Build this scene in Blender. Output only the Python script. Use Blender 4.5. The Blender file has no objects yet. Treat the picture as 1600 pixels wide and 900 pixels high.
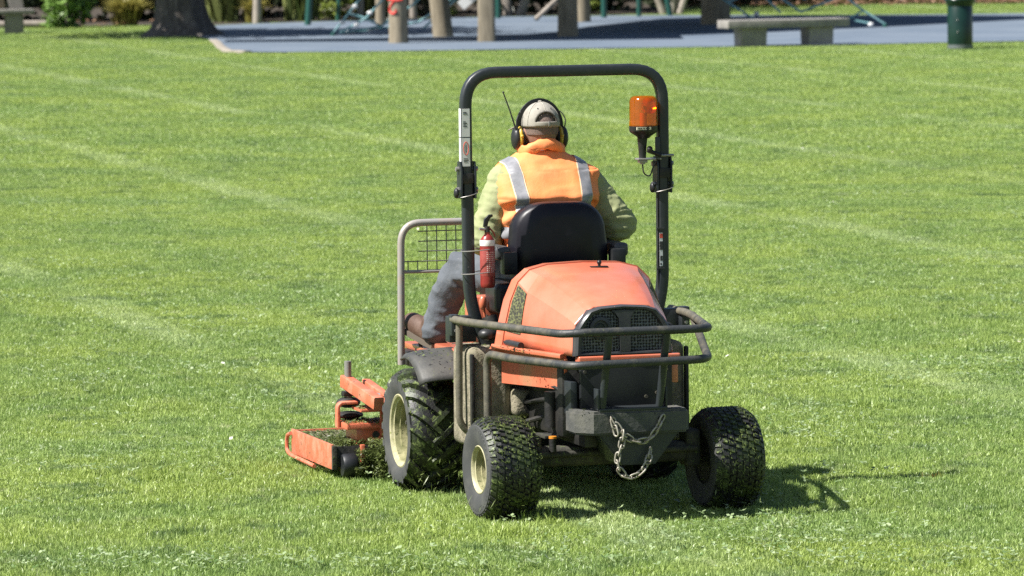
import bpy, bmesh, math, random
import numpy as np
from mathutils import Vector, Matrix, noise
R = math.radians
random.seed(7); rng = np.random.default_rng(11)
scene = bpy.context.scene
COL = scene.collection

# ------------------------------------------------------------------ camera, sky, sun, exposure
cam_d = bpy.data.cameras.new('camera'); cam = bpy.data.objects.new('camera', cam_d); COL.objects.link(cam)
cam_d.sensor_width = 36.0; cam_d.lens = 180.0; cam_d.clip_start = 1.0; cam_d.clip_end = 2000.0
PITCH = math.atan(630 / 8000.0)
cam.matrix_world = (Matrix.Translation((0, 0, 2.83)) @ Matrix.Rotation(R(90) - PITCH, 4, 'X') @ Matrix.Rotation(R(-0.7), 4, 'Z'))
cam_d.dof.use_dof = True; cam_d.dof.focus_distance = 23.4; cam_d.dof.aperture_fstop = 8.0
scene.camera = cam
SUNV = Vector((-0.74, -0.30, 1.0)).normalized()          # towards the sun
sun_el = math.asin(SUNV.z)
sun_az = math.atan2(SUNV.x, SUNV.y)
world = bpy.data.worlds.new('World'); scene.world = world; world.use_nodes = True
wn = world.node_tree.nodes; wl = world.node_tree.links
sky = wn.new('ShaderNodeTexSky'); sky.sky_type = 'NISHITA'; sky.sun_disc = False
sky.sun_elevation = sun_el; sky.sun_rotation = sun_az
sky.air_density = 1.0; sky.dust_density = 1.0; sky.ozone_density = 1.0
bgn = wn['Background']; bgn.inputs['Strength'].default_value = 0.052
wl.new(sky.outputs[0], bgn.inputs['Color'])
sd = bpy.data.lights.new('sun', 'SUN'); sd.energy = 5.0; sd.angle = R(0.5); sd.color = (1.0, 0.965, 0.91)
sun = bpy.data.objects.new('sun', sd); COL.objects.link(sun)
sun.rotation_euler = SUNV.to_track_quat('Z', 'Y').to_euler(); sun.location = (-20, -8, 30)
scene.view_settings.view_transform = 'Standard'; scene.view_settings.look = 'None'
scene.view_settings.exposure = 1.12; scene.view_settings.gamma = 1.0
scene.cycles.use_denoising = False; scene.cycles.max_bounces = 8; scene.cycles.transparent_max_bounces = 16

# ------------------------------------------------------------------ materials
def nmat(name):
    m = bpy.data.materials.new(name); m.use_nodes = True
    nt = m.node_tree; b = nt.nodes['Principled BSDF']
    return m, nt, b
def mk(nt, t, **kw):
    n = nt.nodes.new(t)
    for k, v in kw.items(): setattr(n, k, v)
    return n
def mixc(nt, fac, a, b, blend='MIX'):
    n = mk(nt, 'ShaderNodeMix', data_type='RGBA', blend_type=blend)
    for sock, v in ((n.inputs[0], fac), (n.inputs[6], a), (n.inputs[7], b)):
        if hasattr(v, 'is_linked') or hasattr(v, 'links'): nt.links.new(v, sock)
        elif isinstance(v, (int, float)): sock.default_value = v
        else: sock.default_value = (*v, 1)
    return n.outputs[2]
def nz(nt, scale, detail=4, rough=.55, coord='Object', dist=0.0, sc3=None):
    tc = mk(nt, 'ShaderNodeTexCoord'); src = tc.outputs[coord] if coord != 'World' else mk(nt, 'ShaderNodeNewGeometry').outputs['Position']
    if sc3:
        mp = mk(nt, 'ShaderNodeMapping'); mp.inputs['Scale'].default_value = sc3; nt.links.new(src, mp.inputs[0]); src = mp.outputs[0]
    n = mk(nt, 'ShaderNodeTexNoise'); n.inputs['Scale'].default_value = scale; n.inputs['Detail'].default_value = detail
    n.inputs['Roughness'].default_value = rough; n.inputs['Distortion'].default_value = dist
    nt.links.new(src, n.inputs['Vector']); return n.outputs['Fac']
def ramp(nt, fac, lo, hi):
    n = mk(nt, 'ShaderNodeMapRange'); n.inputs['From Min'].default_value = lo; n.inputs['From Max'].default_value = hi
    nt.links.new(fac, n.inputs['Value']); return n.outputs['Result']
def pm(name, base, rough=.6, metal=0.0, dirt=None, dscale=8, dlo=.45, dhi=.7, fine=None, bump=0.0, bscale=120, sc3=None, spec=None, coat=0):
    """base colour, with an optional second colour spread in blotches (dirt) and a fine speckle"""
    m, nt, b = nmat(name)
    b.inputs['Roughness'].default_value = rough; b.inputs['Metallic'].default_value = metal
    if spec is not None: b.inputs['Specular IOR Level'].default_value = spec
    if coat: b.inputs['Coat Weight'].default_value = coat; b.inputs['Coat Roughness'].default_value = .15
    col = base
    if dirt: col = mixc(nt, ramp(nt, nz(nt, dscale, 6, .6, sc3=sc3), dlo, dhi), base, dirt)
    if fine:
        fc, fs, flo, fhi = fine
        col = mixc(nt, ramp(nt, nz(nt, fs, 3, .6), flo, fhi), col, fc)
    if hasattr(col, 'links'): nt.links.new(col, b.inputs['Base Color'])
    else: b.inputs['Base Color'].default_value = (*col, 1)
    if bump:
        bp = mk(nt, 'ShaderNodeBump'); bp.inputs['Strength'].default_value = bump; bp.inputs['Distance'].default_value = .01
        nt.links.new(nz(nt, bscale, 4, .6), bp.inputs['Height']); nt.links.new(bp.outputs[0], b.inputs['Normal'])
    return m
M = {}
ORG = (.52, .132, .068); GRS = (.055, .085, .016); GRS2 = (.10, .14, .03)
M['orange'] = pm('orange_paint', ORG, .36, dirt=(.57, .20, .125), dscale=3.5, dlo=.4, dhi=.75, fine=((.34, .15, .07), 45, .66, .74), bump=.015, bscale=30, coat=.5)
M['orange_dirty'] = pm('orange_paint_dirty', ORG, .5, dirt=(.34, .19, .10), dscale=7, dlo=.50, dhi=.74, fine=((.13, .13, .04), 50, .66, .72), bump=.15, bscale=90)
M['orange_worn'] = pm('orange_paint_worn', ORG, .45, dirt=(.62, .27, .18), dscale=12, dlo=.45, dhi=.75, fine=((.16, .10, .06), 38, .62, .68), bump=.15, bscale=50)
M['black_plastic'] = pm('black_plastic', (.012, .013, .014), .42, dirt=(.03, .03, .03), dscale=10, spec=.4, bump=.06, bscale=200)
M['grille_frame'] = pm('grille_frame_plastic', (.034, .036, .040), .38, dirt=(.06, .06, .062), dscale=12, bump=.05)
M['black_vinyl'] = pm('black_vinyl', (.007, .006, .010), .40, dirt=(.012, .011, .015), dscale=14, bump=.06, bscale=14, spec=.32)
M['grey_metal'] = pm('dark_grey_paint', (.019, .0235, .027), .42, dirt=(.04, .042, .042), dscale=11, dlo=.5, dhi=.8, fine=((.12, .12, .115), 70, .71, .76), bump=.05)
def rail_paint():
    m, nt, b = nmat('guard_rail_paint'); b.inputs['Roughness'].default_value = .55
    tc = mk(nt, 'ShaderNodeTexCoord'); sp = mk(nt, 'ShaderNodeSeparateXYZ'); nt.links.new(tc.outputs['Object'], sp.inputs[0])
    g = mk(nt, 'ShaderNodeMath', operation='MULTIPLY_ADD'); nt.links.new(sp.outputs['Y'], g.inputs[0]); g.inputs[1].default_value = .42; nt.links.new(nz(nt, 14, 5, .65), g.inputs[2])
    c = mixc(nt, ramp(nt, g.outputs[0], .32, .78), (.024, .027, .029), (.135, .12, .085))
    c = mixc(nt, ramp(nt, nz(nt, 80, 3, .6), .66, .72), c, (.10, .11, .05)); nt.links.new(c, b.inputs['Base Color'])
    bp = mk(nt, 'ShaderNodeBump'); bp.inputs['Strength'].default_value = .25; bp.inputs['Distance'].default_value = .008
    nt.links.new(nz(nt, 70, 4, .6), bp.inputs['Height']); nt.links.new(bp.outputs[0], b.inputs['Normal']); return m
M['grey_muddy'] = rail_paint()
M['mud'] = pm('dried_mud', (.25, .22, .155), .95, dirt=(.13, .115, .075), dscale=16, dlo=.42, dhi=.66, fine=((.11, .13, .04), 110, .60, .68), bump=.9, bscale=60)
M['weight'] = pm('cast_iron_weight', (.06, .062, .057), .75, dirt=(.12, .115, .095), dscale=10, dlo=.45, dhi=.75, fine=((.03, .03, .03), 60, .62, .70), bump=.35, bscale=60)
M['dark'] = pm('oily_black_metal', (.009, .009, .008), .6, dirt=(.028, .025, .020), dscale=14, bump=.3, bscale=40)
M['dark_plate'] = pm('black_painted_plate', (.008, .0095, .012), .5, dirt=(.014, .015, .016), dscale=6, fine=((.09, .09, .08), 60, .72, .78), bump=.05)
M['greasy'] = pm('dusty_axle_metal', (.030, .029, .022), .8, dirt=(.075, .068, .045), dscale=12, fine=((.08, .11, .03), 50, .6, .68), bump=.4, bscale=50)
M['tyre'] = pm('tyre_rubber', (.012, .012, .012), .5, dirt=(.03, .045, .010), dscale=11, dlo=.46, dhi=.62, fine=((.14, .18, .055), 45, .57, .66), bump=.3, bscale=60)
M['tyre_side'] = pm('tyre_sidewall', (.045, .046, .046), .75, dirt=(.075, .075, .068), dscale=9, bump=.08)
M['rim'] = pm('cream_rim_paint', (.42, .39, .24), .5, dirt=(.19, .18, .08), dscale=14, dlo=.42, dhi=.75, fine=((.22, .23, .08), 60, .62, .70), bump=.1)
M['rim_mid'] = pm('dusty_shaded_rim_paint', (.30, .28, .15), .6, dirt=(.13, .13, .05), dscale=16, dlo=.40, dhi=.66, fine=((.08, .09, .03), 60, .58, .66), bump=.15)  # dust plus a painted darker tone for shade inside the recessed barrel
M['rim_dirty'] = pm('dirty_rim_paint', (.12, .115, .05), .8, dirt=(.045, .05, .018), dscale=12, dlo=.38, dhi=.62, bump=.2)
M['steel'] = pm('galvanised_steel', (.30, .29, .28), .42, .5, dirt=(.30, .28, .25), dscale=18)
M['chain'] = pm('worn_chain_steel', (.36, .335, .28), .5, .3, dirt=(.18, .15, .11), dscale=40)
M['tube_grey'] = pm('weathered_grey_tube', (.30, .285, .27), .5, .2, dirt=(.34, .28, .24), dscale=14, fine=((.33, .2, .12), 50, .68, .74))
M['wire'] = pm('mesh_wire', (.16, .16, .15), .6, .3)
M['white'] = pm('white_sticker', (.68, .68, .66), .5, dirt=(.62, .62, .60), dscale=20)
M['ink'] = pm('black_ink', (.03, .03, .03), .5)
M['redink'] = pm('red_ink', (.62, .08, .05), .5)
M['red'] = pm('extinguisher_red', (.24, .024, .02), .38, dirt=(.18, .025, .02), dscale=30)
M['redlabel'] = pm('extinguisher_label', (.30, .06, .05), .5, dirt=(.24, .035, .03), dscale=55)
M['cap'] = pm('faded_cap_cloth', (.30, .28, .24), .9, dirt=(.22, .205, .175), dscale=22, bump=.2, bscale=300)
M['skin'] = pm('weathered_skin', (.30, .16, .11), .6, dirt=(.23, .11, .08), dscale=30, bump=.1)
M['hair'] = pm('short_grey_hair', (.20, .145, .12), .9, dirt=(.13, .09, .075), dscale=80, bump=.5, bscale=500)
M['shirt'] = pm('green_shirt_cloth', (.28, .30, .15), .85, dirt=(.215, .24, .11), dscale=9, bump=.25, bscale=26)
M['jeans'] = pm('faded_grey_jeans', (.100, .110, .125), .9, dirt=(.058, .066, .080), dscale=6, dlo=.35, dhi=.72, fine=((.14, .14, .145), 60, .58, .78), bump=.3, bscale=60)
M['boot'] = pm('brown_leather', (.075, .040, .026), .6, dirt=(.115, .07, .05), dscale=18, bump=.2)
M['sole'] = pm('boot_sole', (.10, .08, .06), .8)
M['vest'] = pm('orange_vest_cloth', (.90, .255, .075), .75, dirt=(.92, .31, .12), dscale=9, dlo=.4, dhi=.7, bump=.25, bscale=22)
M['reflect'] = pm('reflective_tape', (.27, .27, .285), .38, .15, dirt=(.20, .20, .215), dscale=30)
M['tapetrim'] = pm('tape_trim', (.93, .62, .40), .7)
M['yellow'] = pm('yellow_plastic', (.48, .33, .04), .4)
M['seat_grey'] = pm('armrest_plastic', (.05, .05, .052), .4, dirt=(.08, .08, .08), dscale=12)
M['rubber_grey'] = pm('dusty_mudguard', (.030, .031, .032), .6, dirt=(.085, .082, .07), dscale=8, dlo=.35, dhi=.75, fine=((.12, .13, .05), 60, .64, .7), bump=.2, bscale=40)
M['concrete'] = pm('bench_concrete', (.25, .235, .215), .9, dirt=(.17, .16, .145), dscale=5, bump=.3, bscale=30)
M['wood'] = pm('weathered_post_wood', (.26, .22, .155), .9, dirt=(.15, .125, .085), dscale=5, sc3=(3, 3, .5), dlo=.35, dhi=.7, bump=.3, bscale=20)
M['bark'] = pm('dark_bark', (.085, .074, .064), .95, dirt=(.20, .18, .16), dscale=4, sc3=(3, 3, .45), dlo=.48, dhi=.72, bump=1.0, bscale=9)
M['pale_trunk'] = pm('pale_trunk_bark', (.30, .265, .23), .9, dirt=(.20, .17, .14), dscale=6)
M['bin'] = pm('dark_green_bin_paint', (.004, .022, .016), .3, dirt=(.006, .029, .021), dscale=6)
M['bin_base'] = pm('bin_galvanised_base', (.13, .15, .15), .5, .3)
M['green_pole'] = pm('dark_green_pole_paint', (.012, .07, .055), .4)
M['rope'] = pm('blue_green_rope', (.13, .28, .30), .7, dirt=(.30, .44, .46), dscale=6)
M['ball'] = pm('white_rope_fitting', (.62, .62, .62), .3)
M['paint_red'] = pm('red_graffiti_paint', (.62, .05, .04), .6)
M['bluerubber'] = pm('blue_rubber_surface', (.088, .118, .160), .8, dirt=(.125, .155, .195), dscale=.45, dlo=.38, dhi=.66, fine=((.16, .19, .225), 9, .58, .8), bump=.1, bscale=60)
M['kerb'] = pm('concrete_edging', (.27, .24, .20), .9, dirt=(.19, .165, .13), dscale=4)
M['soil'] = pm('dark_soil', (.045, .034, .024), .95, dirt=(.022, .017, .012), dscale=2.5, bump=.6, bscale=8)
M['occluder'] = pm('dark_occluder_sheet', (.03, .05, .08), .9)

def leafmat(name, c1, c2, trans=.35, rough=.45, scale=3.0):
    m, nt, b = nmat(name)
    at = mk(nt, 'ShaderNodeAttribute', attribute_name='rnd')
    col = mixc(nt, at.outputs['Fac'], c1, c2)
    nt.links.new(col, b.inputs['Base Color']); b.inputs['Roughness'].default_value = rough
    tr = mk(nt, 'ShaderNodeBsdfTranslucent'); nt.links.new(col, tr.inputs['Color'])
    mx = mk(nt, 'ShaderNodeMixShader'); mx.inputs[0].default_value = trans
    out = nt.nodes['Material Output']
    nt.links.new(b.outputs[0], mx.inputs[1]); nt.links.new(tr.outputs[0], mx.inputs[2]); nt.links.new(mx.outputs[0], out.inputs['Surface'])
    return m
M['leaf'] = leafmat('bush_leaf', (.06, .13, .02), (.24, .38, .09))
M['leaf_lit'] = leafmat('painted_sunlit_leaf', (.10, .15, .02), (.30, .36, .08))  # brighter leaf colour paints sunlight onto the low bushes behind the playground
M['leaf_dark'] = leafmat('dark_hedge_leaf', (.012, .022, .008), (.035, .05, .016), .2)
M['leaf_oak'] = leafmat('tree_leaf', (.035, .06, .015), (.08, .12, .03))
M['tussock'] = leafmat('golden_tussock', (.15, .15, .03), (.42, .36, .10), .25)
M['flax'] = leafmat('flax_leaf', (.05, .085, .02), (.27, .30, .10), .25)
M['clover'] = leafmat('clover_leaf', (.11, .19, .05), (.40, .48, .27), .25, rough=.35)
M['clip'] = leafmat('cut_grass', (.03, .045, .010), (.15, .19, .05), .2)
M['petal'] = leafmat('pale_petal', (.75, .62, .5), (.85, .82, .78), .2)
M['litter'] = leafmat('leaf_litter', (.13, .07, .045), (.30, .18, .11), .1)

def grass_colour(nt):
    """world-space patchiness of the sward: yellow-green, blue-green and dry patches, pressed mowing lines"""
    at = mk(nt, 'ShaderNodeAttribute', attribute_name='rnd')
    base = mixc(nt, at.outputs['Fac'], (.118, .217, .036), (.385, .50, .165))
    big = ramp(nt, nz(nt, .55, 5, .65, 'World', .4), .40, .60)
    c = mixc(nt, big, base, mixc(nt, at.outputs['Fac'], (.192, .280, .037), (.475, .575, .17)))
    med = ramp(nt, nz(nt, 2.3, 6, .7, 'World', .6), .52, .66)
    c = mixc(nt, med, c, mixc(nt, at.outputs['Fac'], (.062, .130, .030), (.22, .31, .12)))
    dry = ramp(nt, nz(nt, 5.5, 4, .7, 'World'), .58, .75)
    c = mixc(nt, dry, c, mixc(nt, at.outputs['Fac'], (.28, .31, .13), (.62, .65, .39)))
    # pale pressed lines left by earlier passes of the mower, one swath apart, along its heading
    pos = mk(nt, 'ShaderNodeNewGeometry'); sp = mk(nt, 'ShaderNodeSeparateXYZ'); nt.links.new(pos.outputs['Position'], sp.inputs[0])
    def ma(op, a, b=None):
        n = mk(nt, 'ShaderNodeMath', operation=op)
        for k, v in enumerate((a, b)):
            if v is None: continue
            if isinstance(v, (int, float)): n.inputs[k].default_value = v
            else: nt.links.new(v, n.inputs[k])
        return n.outputs[0]
    cc = ma('ADD', sp.outputs['X'], ma('MULTIPLY', sp.outputs['Y'], .265))
    cc = ma('ADD', cc, ma('MULTIPLY', nz(nt, .5, 2, .5, 'World'), .35))
    fr = ma('FRACT', ma('DIVIDE', ma('SUBTRACT', cc, 10.24 - 1.83), 3.66))
    dd = ma('MULTIPLY', ma('ABSOLUTE', ma('SUBTRACT', fr, .5)), 3.66)
    ln = mk(nt, 'ShaderNodeMapRange', interpolation_type='SMOOTHSTEP'); nt.links.new(dd, ln.inputs['Value'])
    for k, v in (('From Min', .08), ('From Max', .26), ('To Min', 1.0), ('To Max', 0.0)): ln.inputs[k].default_value = v
    mk_ = ma('MULTIPLY', ln.outputs[0], ramp(nt, nz(nt, .28, 3, .6, 'World'), .36, .58))
    return mixc(nt, ma('MULTIPLY', mk_, .38), c, (.54, .62, .33))
def grassmat():
    m, nt, b = nmat('lawn_grass_blade')
    c = grass_colour(nt)
    nt.links.new(c, b.inputs['Base Color']); b.inputs['Roughness'].default_value = .42; b.inputs['Specular IOR Level'].default_value = .5
    tr = mk(nt, 'ShaderNodeBsdfTranslucent'); nt.links.new(c, tr.inputs['Color'])
    mx = mk(nt, 'ShaderNodeMixShader'); mx.inputs[0].default_value = .35
    nt.links.new(b.outputs[0], mx.inputs[1]); nt.links.new(tr.outputs[0], mx.inputs[2])
    nt.links.new(mx.outputs[0], nt.nodes['Material Output'].inputs['Surface'])
    return m
M['grass'] = grassmat()
M['lawn'] = pm('lawn_ground', (.11, .16, .035), .95, dirt=(.07, .10, .025), dscale=3, bump=.5, bscale=30)

def grillemat():
    m, nt, b = nmat('honeycomb_grille_mesh')
    tc = mk(nt, 'ShaderNodeTexCoord'); vo = mk(nt, 'ShaderNodeTexVoronoi'); vo.inputs['Scale'].default_value = 72; vo.inputs['Randomness'].default_value = 0.25
    nt.links.new(tc.outputs['Object'], vo.inputs['Vector'])
    f = ramp(nt, vo.outputs['Distance'], .30, .42)
    c = mixc(nt, f, (.002, .002, .002), (.12, .125, .13)); nt.links.new(c, b.inputs['Base Color']); b.inputs['Roughness'].default_value = .5
    bp = mk(nt, 'ShaderNodeBump'); bp.inputs['Strength'].default_value = .8; bp.inputs['Distance'].default_value = .006
    nt.links.new(f, bp.inputs['Height']); nt.links.new(bp.outputs[0], b.inputs['Normal'])
    return m
M['grille_mesh'] = grillemat()
def intakemat():
    m, nt, b = nmat('clogged_intake_mesh')
    c = mixc(nt, ramp(nt, nz(nt, 110, 3, .7), .45, .62), (.030, .030, .024), (.17, .18, .07))
    nt.links.new(c, b.inputs['Base Color']); b.inputs['Roughness'].default_value = .9
    bp = mk(nt, 'ShaderNodeBump'); bp.inputs['Strength'].default_value = .6; bp.inputs['Distance'].default_value = .006
    nt.links.new(nz(nt, 140, 3, .7), bp.inputs['Height']); nt.links.new(bp.outputs[0], b.inputs['Normal'])
    return m
M['intake'] = intakemat()
def ambermat():
    m, nt, b = nmat('amber_lens')
    nt.nodes.remove(b)
    tr = mk(nt, 'ShaderNodeBsdfTransparent'); tr.inputs['Color'].default_value = (.99, .64, .19, 1)
    gl = mk(nt, 'ShaderNodeBsdfGlossy'); gl.inputs['Color'].default_value = (1, .8, .6, 1); gl.inputs['Roughness'].default_value = .12
    df = mk(nt, 'ShaderNodeBsdfDiffuse'); df.inputs['Color'].default_value = (.80, .27, .02, 1)
    m1 = mk(nt, 'ShaderNodeMixShader'); m1.inputs[0].default_value = .10; nt.links.new(tr.outputs[0], m1.inputs[1]); nt.links.new(df.outputs[0], m1.inputs[2])
    m2 = mk(nt, 'ShaderNodeMixShader'); m2.inputs[0].default_value = .06; nt.links.new(m1.outputs[0], m2.inputs[1]); nt.links.new(gl.outputs[0], m2.inputs[2])
    nt.links.new(m2.outputs[0], nt.nodes['Material Output'].inputs['Surface'])
    return m
M['amber'] = ambermat()
M['reflector'] = pm('beacon_reflector', (.95, .50, .16), .18, .9)

# ------------------------------------------------------------------ mesh helpers
def link(o, parent=None):
    COL.objects.link(o)
    if parent is not None: o.parent = parent
    return o
def tag(o, label=None, cat=None, group=None, kind=None):
    if label: o['label'] = label
    if cat: o['category'] = cat
    if group: o['group'] = group
    if kind: o['kind'] = kind
    return o
def obj(name, bm, mat, parent=None, off=(0, 0, 0), smooth=True, auto=40):
    me = bpy.data.meshes.new(name)
    if isinstance(bm, bmesh.types.BMesh):
        if any(off): bmesh.ops.translate(bm, vec=-Vector(off), verts=bm.verts)
        bmesh.ops.recalc_face_normals(bm, faces=bm.faces)
        bm.to_mesh(me); bm.free()
    else:
        me = bm
        if any(off): me.transform(Matrix.Translation(-Vector(off)))
    me.materials.clear(); me.materials.append(M[mat] if isinstance(mat, str) else mat)
    if smooth:
        me.polygons.foreach_set('use_smooth', [True] * len(me.polygons))
        if auto: me.set_sharp_from_angle(angle=R(auto))
    return link(bpy.data.objects.new(name, me), parent)
def B(): return bmesh.new()
def box(bm, lo, hi, bev=0.0, seg=2, mat=None):
    lo, hi = Vector(lo), Vector(hi)
    r = bmesh.ops.create_cube(bm, size=1.0)
    vs = r['verts']
    T = Matrix.Translation((lo + hi) / 2) @ Matrix.Diagonal((*(hi - lo), 1))
    bmesh.ops.transform(bm, matrix=T, verts=vs)
    if bev:
        es = list({e for v in vs for e in v.link_edges})
        q = bmesh.ops.bevel(bm, geom=es, offset=bev, segments=seg, affect='EDGES', profile=.6)
        vs = list({v for f in q['faces'] for v in f.verts} | {v for v in vs if v.is_valid})
    if mat is not None: bmesh.ops.transform(bm, matrix=mat, verts=vs)
    return vs
def prism(bm, pts, z0, z1, axis='z', bev=0.0):
    """closed 2D outline extruded between z0 and z1 along an axis"""
    def P(u, v, w):
        return {'z': (u, v, w), 'y': (u, w, v), 'x': (w, u, v)}[axis]
    a = [bm.verts.new(P(u, v, z0)) for u, v in pts]; b = [bm.verts.new(P(u, v, z1)) for u, v in pts]
    n = len(pts); fs = [bm.faces.new(a), bm.faces.new(b[::-1])]
    for i in range(n): fs.append(bm.faces.new((a[i], b[i], b[(i + 1) % n], a[(i + 1) % n])))
    if bev:
        es = list({e for f in fs[:2] for e in f.edges})
        bmesh.ops.bevel(bm, geom=es, offset=bev, segments=2, affect='EDGES')
def fillet(pts, r=.05, seg=5):
    """round the corners of a polyline; r may be a list"""
    pts = [Vector(p) for p in pts]; out = [pts[0]]
    for i in range(1, len(pts) - 1):
        rr = r[i - 1] if isinstance(r, (list, tuple)) else r
        a, b, c = pts[i - 1], pts[i], pts[i + 1]
        d1 = (a - b); d2 = (c - b); l = min(rr, d1.length * .49, d2.length * .49)
        p, q = b + d1.normalized() * l, b + d2.normalized() * l
        for k in range(seg + 1):
            t = k / seg; out.append((1 - t) ** 2 * p + 2 * t * (1 - t) * b + t * t * q)
    out.append(pts[-1]); return out
def sweep(bm, path, prof, closed=False, cap=True, ups=None, scales=None):
    """sweep a 2D profile along a path (parallel transport frames)"""
    path = [Vector(p) for p in path]; n = len(path); rings = []
    t0 = (path[1] - path[0]).normalized()
    up = Vector((0, 0, 1)) if abs(t0.z) < .9 else Vector((0, 1, 0))
    if ups: up = Vector(ups)
    nrm = (up - t0 * up.dot(t0)).normalized(); prev = t0
    for i in range(n):
        if closed: t = (path[(i + 1) % n] - path[i - 1]).normalized()
        else: t = ((path[min(i + 1, n - 1)] - path[i]).normalized() + (path[i] - path[max(i - 1, 0)]).normalized())
        t = t.normalized() if t.length > 1e-6 else prev
        q = prev.rotation_difference(t); nrm = q @ nrm; nrm = (nrm - t * nrm.dot(t)).normalized(); prev = t
        bn = t.cross(nrm); s = scales[i] if scales else 1.0
        rings.append([bm.verts.new(path[i] + nrm * (u * s) + bn * (v * s)) for u, v in prof])
    k = len(prof)
    for i in range(n if closed else n - 1):
        a, b = rings[i], rings[(i + 1) % n]
        for j in range(k): bm.faces.new((a[j], a[(j + 1) % k], b[(j + 1) % k], b[j]))
    if cap and not closed:
        bm.faces.new(rings[0][::-1]); bm.faces.new(rings[-1])
def circ(r, n=12): return [(r * math.cos(2 * math.pi * i / n), r * math.sin(2 * math.pi * i / n)) for i in range(n)]
def rsq(w, h, r, seg=3):
    pts = []
    for cx, cy, a0 in ((w / 2 - r, h / 2 - r, 0), (-w / 2 + r, h / 2 - r, 90), (-w / 2 + r, -h / 2 + r, 180), (w / 2 - r, -h / 2 + r, 270)):
        for k in range(seg + 1):
            a = R(a0 + 90 * k / seg); pts.append((cx + r * math.cos(a), cy + r * math.sin(a)))
    return pts
def tube(bm, pts, r, n=12, fr=0, seg=5, closed=False):
    sweep(bm, fillet(pts, fr, seg) if fr else pts, circ(r, n), closed=closed)
def lathe(bm, prof, n=32, axis='z', origin=(0, 0, 0), closed=False, caps=True):
    """profile of (radius, height) turned round an axis"""
    o = Vector(origin); rings = []
    for r, h in prof:
        ring = []
        for i in range(n):
            a = 2 * math.pi * i / n; c, s = r * math.cos(a), r * math.sin(a)
            p = {'z': (c, s, h), 'x': (h, c, s), 'y': (c, h, s)}[axis]
            ring.append(bm.verts.new(o + Vector(p)))
        rings.append(ring)
    m = len(rings)
    for k in range(m if closed else m - 1):
        a, b = rings[k], rings[(k + 1) % m]
        for i in range(n): bm.faces.new((a[i], a[(i + 1) % n], b[(i + 1) % n], b[i]))
    if not closed and caps:
        if prof[0][0] > 1e-6: bm.faces.new(rings[0][::-1])
        if prof[-1][0] > 1e-6: bm.faces.new(rings[-1])
    bmesh.ops.remove_doubles(bm, verts=[v for rg in rings for v in rg], dist=1e-6)
def ball(bm, c, r, sx=1, sy=1, sz=1, seg=14, rot=None):
    q = bmesh.ops.create_uvsphere(bm, u_segments=seg, v_segments=max(6, seg * 2 // 3), radius=1.0)
    T = Matrix.Translation(c) @ (rot if rot else Matrix()) @ Matrix.Diagonal((r * sx, r * sy, r * sz, 1))
    bmesh.ops.transform(bm, matrix=T, verts=q['verts'])
def cyl(bm, p, q, r, n=12): sweep(bm, [p, q], circ(r, n))
def blob(capsules, voxel=.012, smooth=4, balls=()):
    """union of tapered capsules, remeshed into one continuous skin"""
    bm = B()
    for p, q, r0, r1 in capsules:
        p, q = Vector(p), Vector(q); n = 5
        sweep(bm, [p.lerp(q, i / n) for i in range(n + 1)], circ(1.0, 14), scales=[r0 + (r1 - r0) * i / n for i in range(n + 1)])
        ball(bm, p, r0); ball(bm, q, r1)
    for c, sx, sy, sz in balls: ball(bm, Vector(c), 1.0, sx, sy, sz, 20)
    bmesh.ops.recalc_face_normals(bm, faces=bm.faces)
    me = bpy.data.meshes.new('blob_source'); bm.to_mesh(me); bm.free()
    o = bpy.data.objects.new('blob_source', me); COL.objects.link(o)
    md = o.modifiers.new('r', 'REMESH'); md.mode = 'VOXEL'; md.voxel_size = voxel; md.use_smooth_shade = True
    ms = o.modifiers.new('s', 'SMOOTH'); ms.factor = .5; ms.iterations = smooth
    dg = bpy.context.evaluated_depsgraph_get(); ev = o.evaluated_get(dg)
    out = bpy.data.meshes.new_from_object(ev); bpy.data.objects.remove(o); bpy.data.meshes.remove(me)
    return out
def wrinkle(me, fn):
    """push vertices along their normals by fn(co)"""
    no = [v.normal.copy() for v in me.vertices]
    for v, n in zip(me.vertices, no): v.co += n * fn(v.co)
    me.update(); return me
def quads_mesh(name, P, rnd):
    """P: (n,k,3) polygons with their own vertices, rnd: per polygon value kept as attribute"""
    n, k = P.shape[:2]; me = bpy.data.meshes.new(name)
    me.vertices.add(n * k); me.vertices.foreach_set('co', P.reshape(-1).astype(np.float32))
    me.loops.add(n * k); me.loops.foreach_set('vertex_index', np.arange(n * k, dtype=np.int32))
    me.polygons.add(n); me.polygons.foreach_set('loop_start', np.arange(0, n * k, k, dtype=np.int32))
    me.polygons.foreach_set('loop_total', np.full(n, k, dtype=np.int32)) if hasattr(me.polygons[0], 'loop_total') and False else None
    at = me.attributes.new('rnd', 'FLOAT', 'POINT'); at.data.foreach_set('value', np.repeat(rnd, k).astype(np.float32))
    me.update(calc_edges=True); return me

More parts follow.
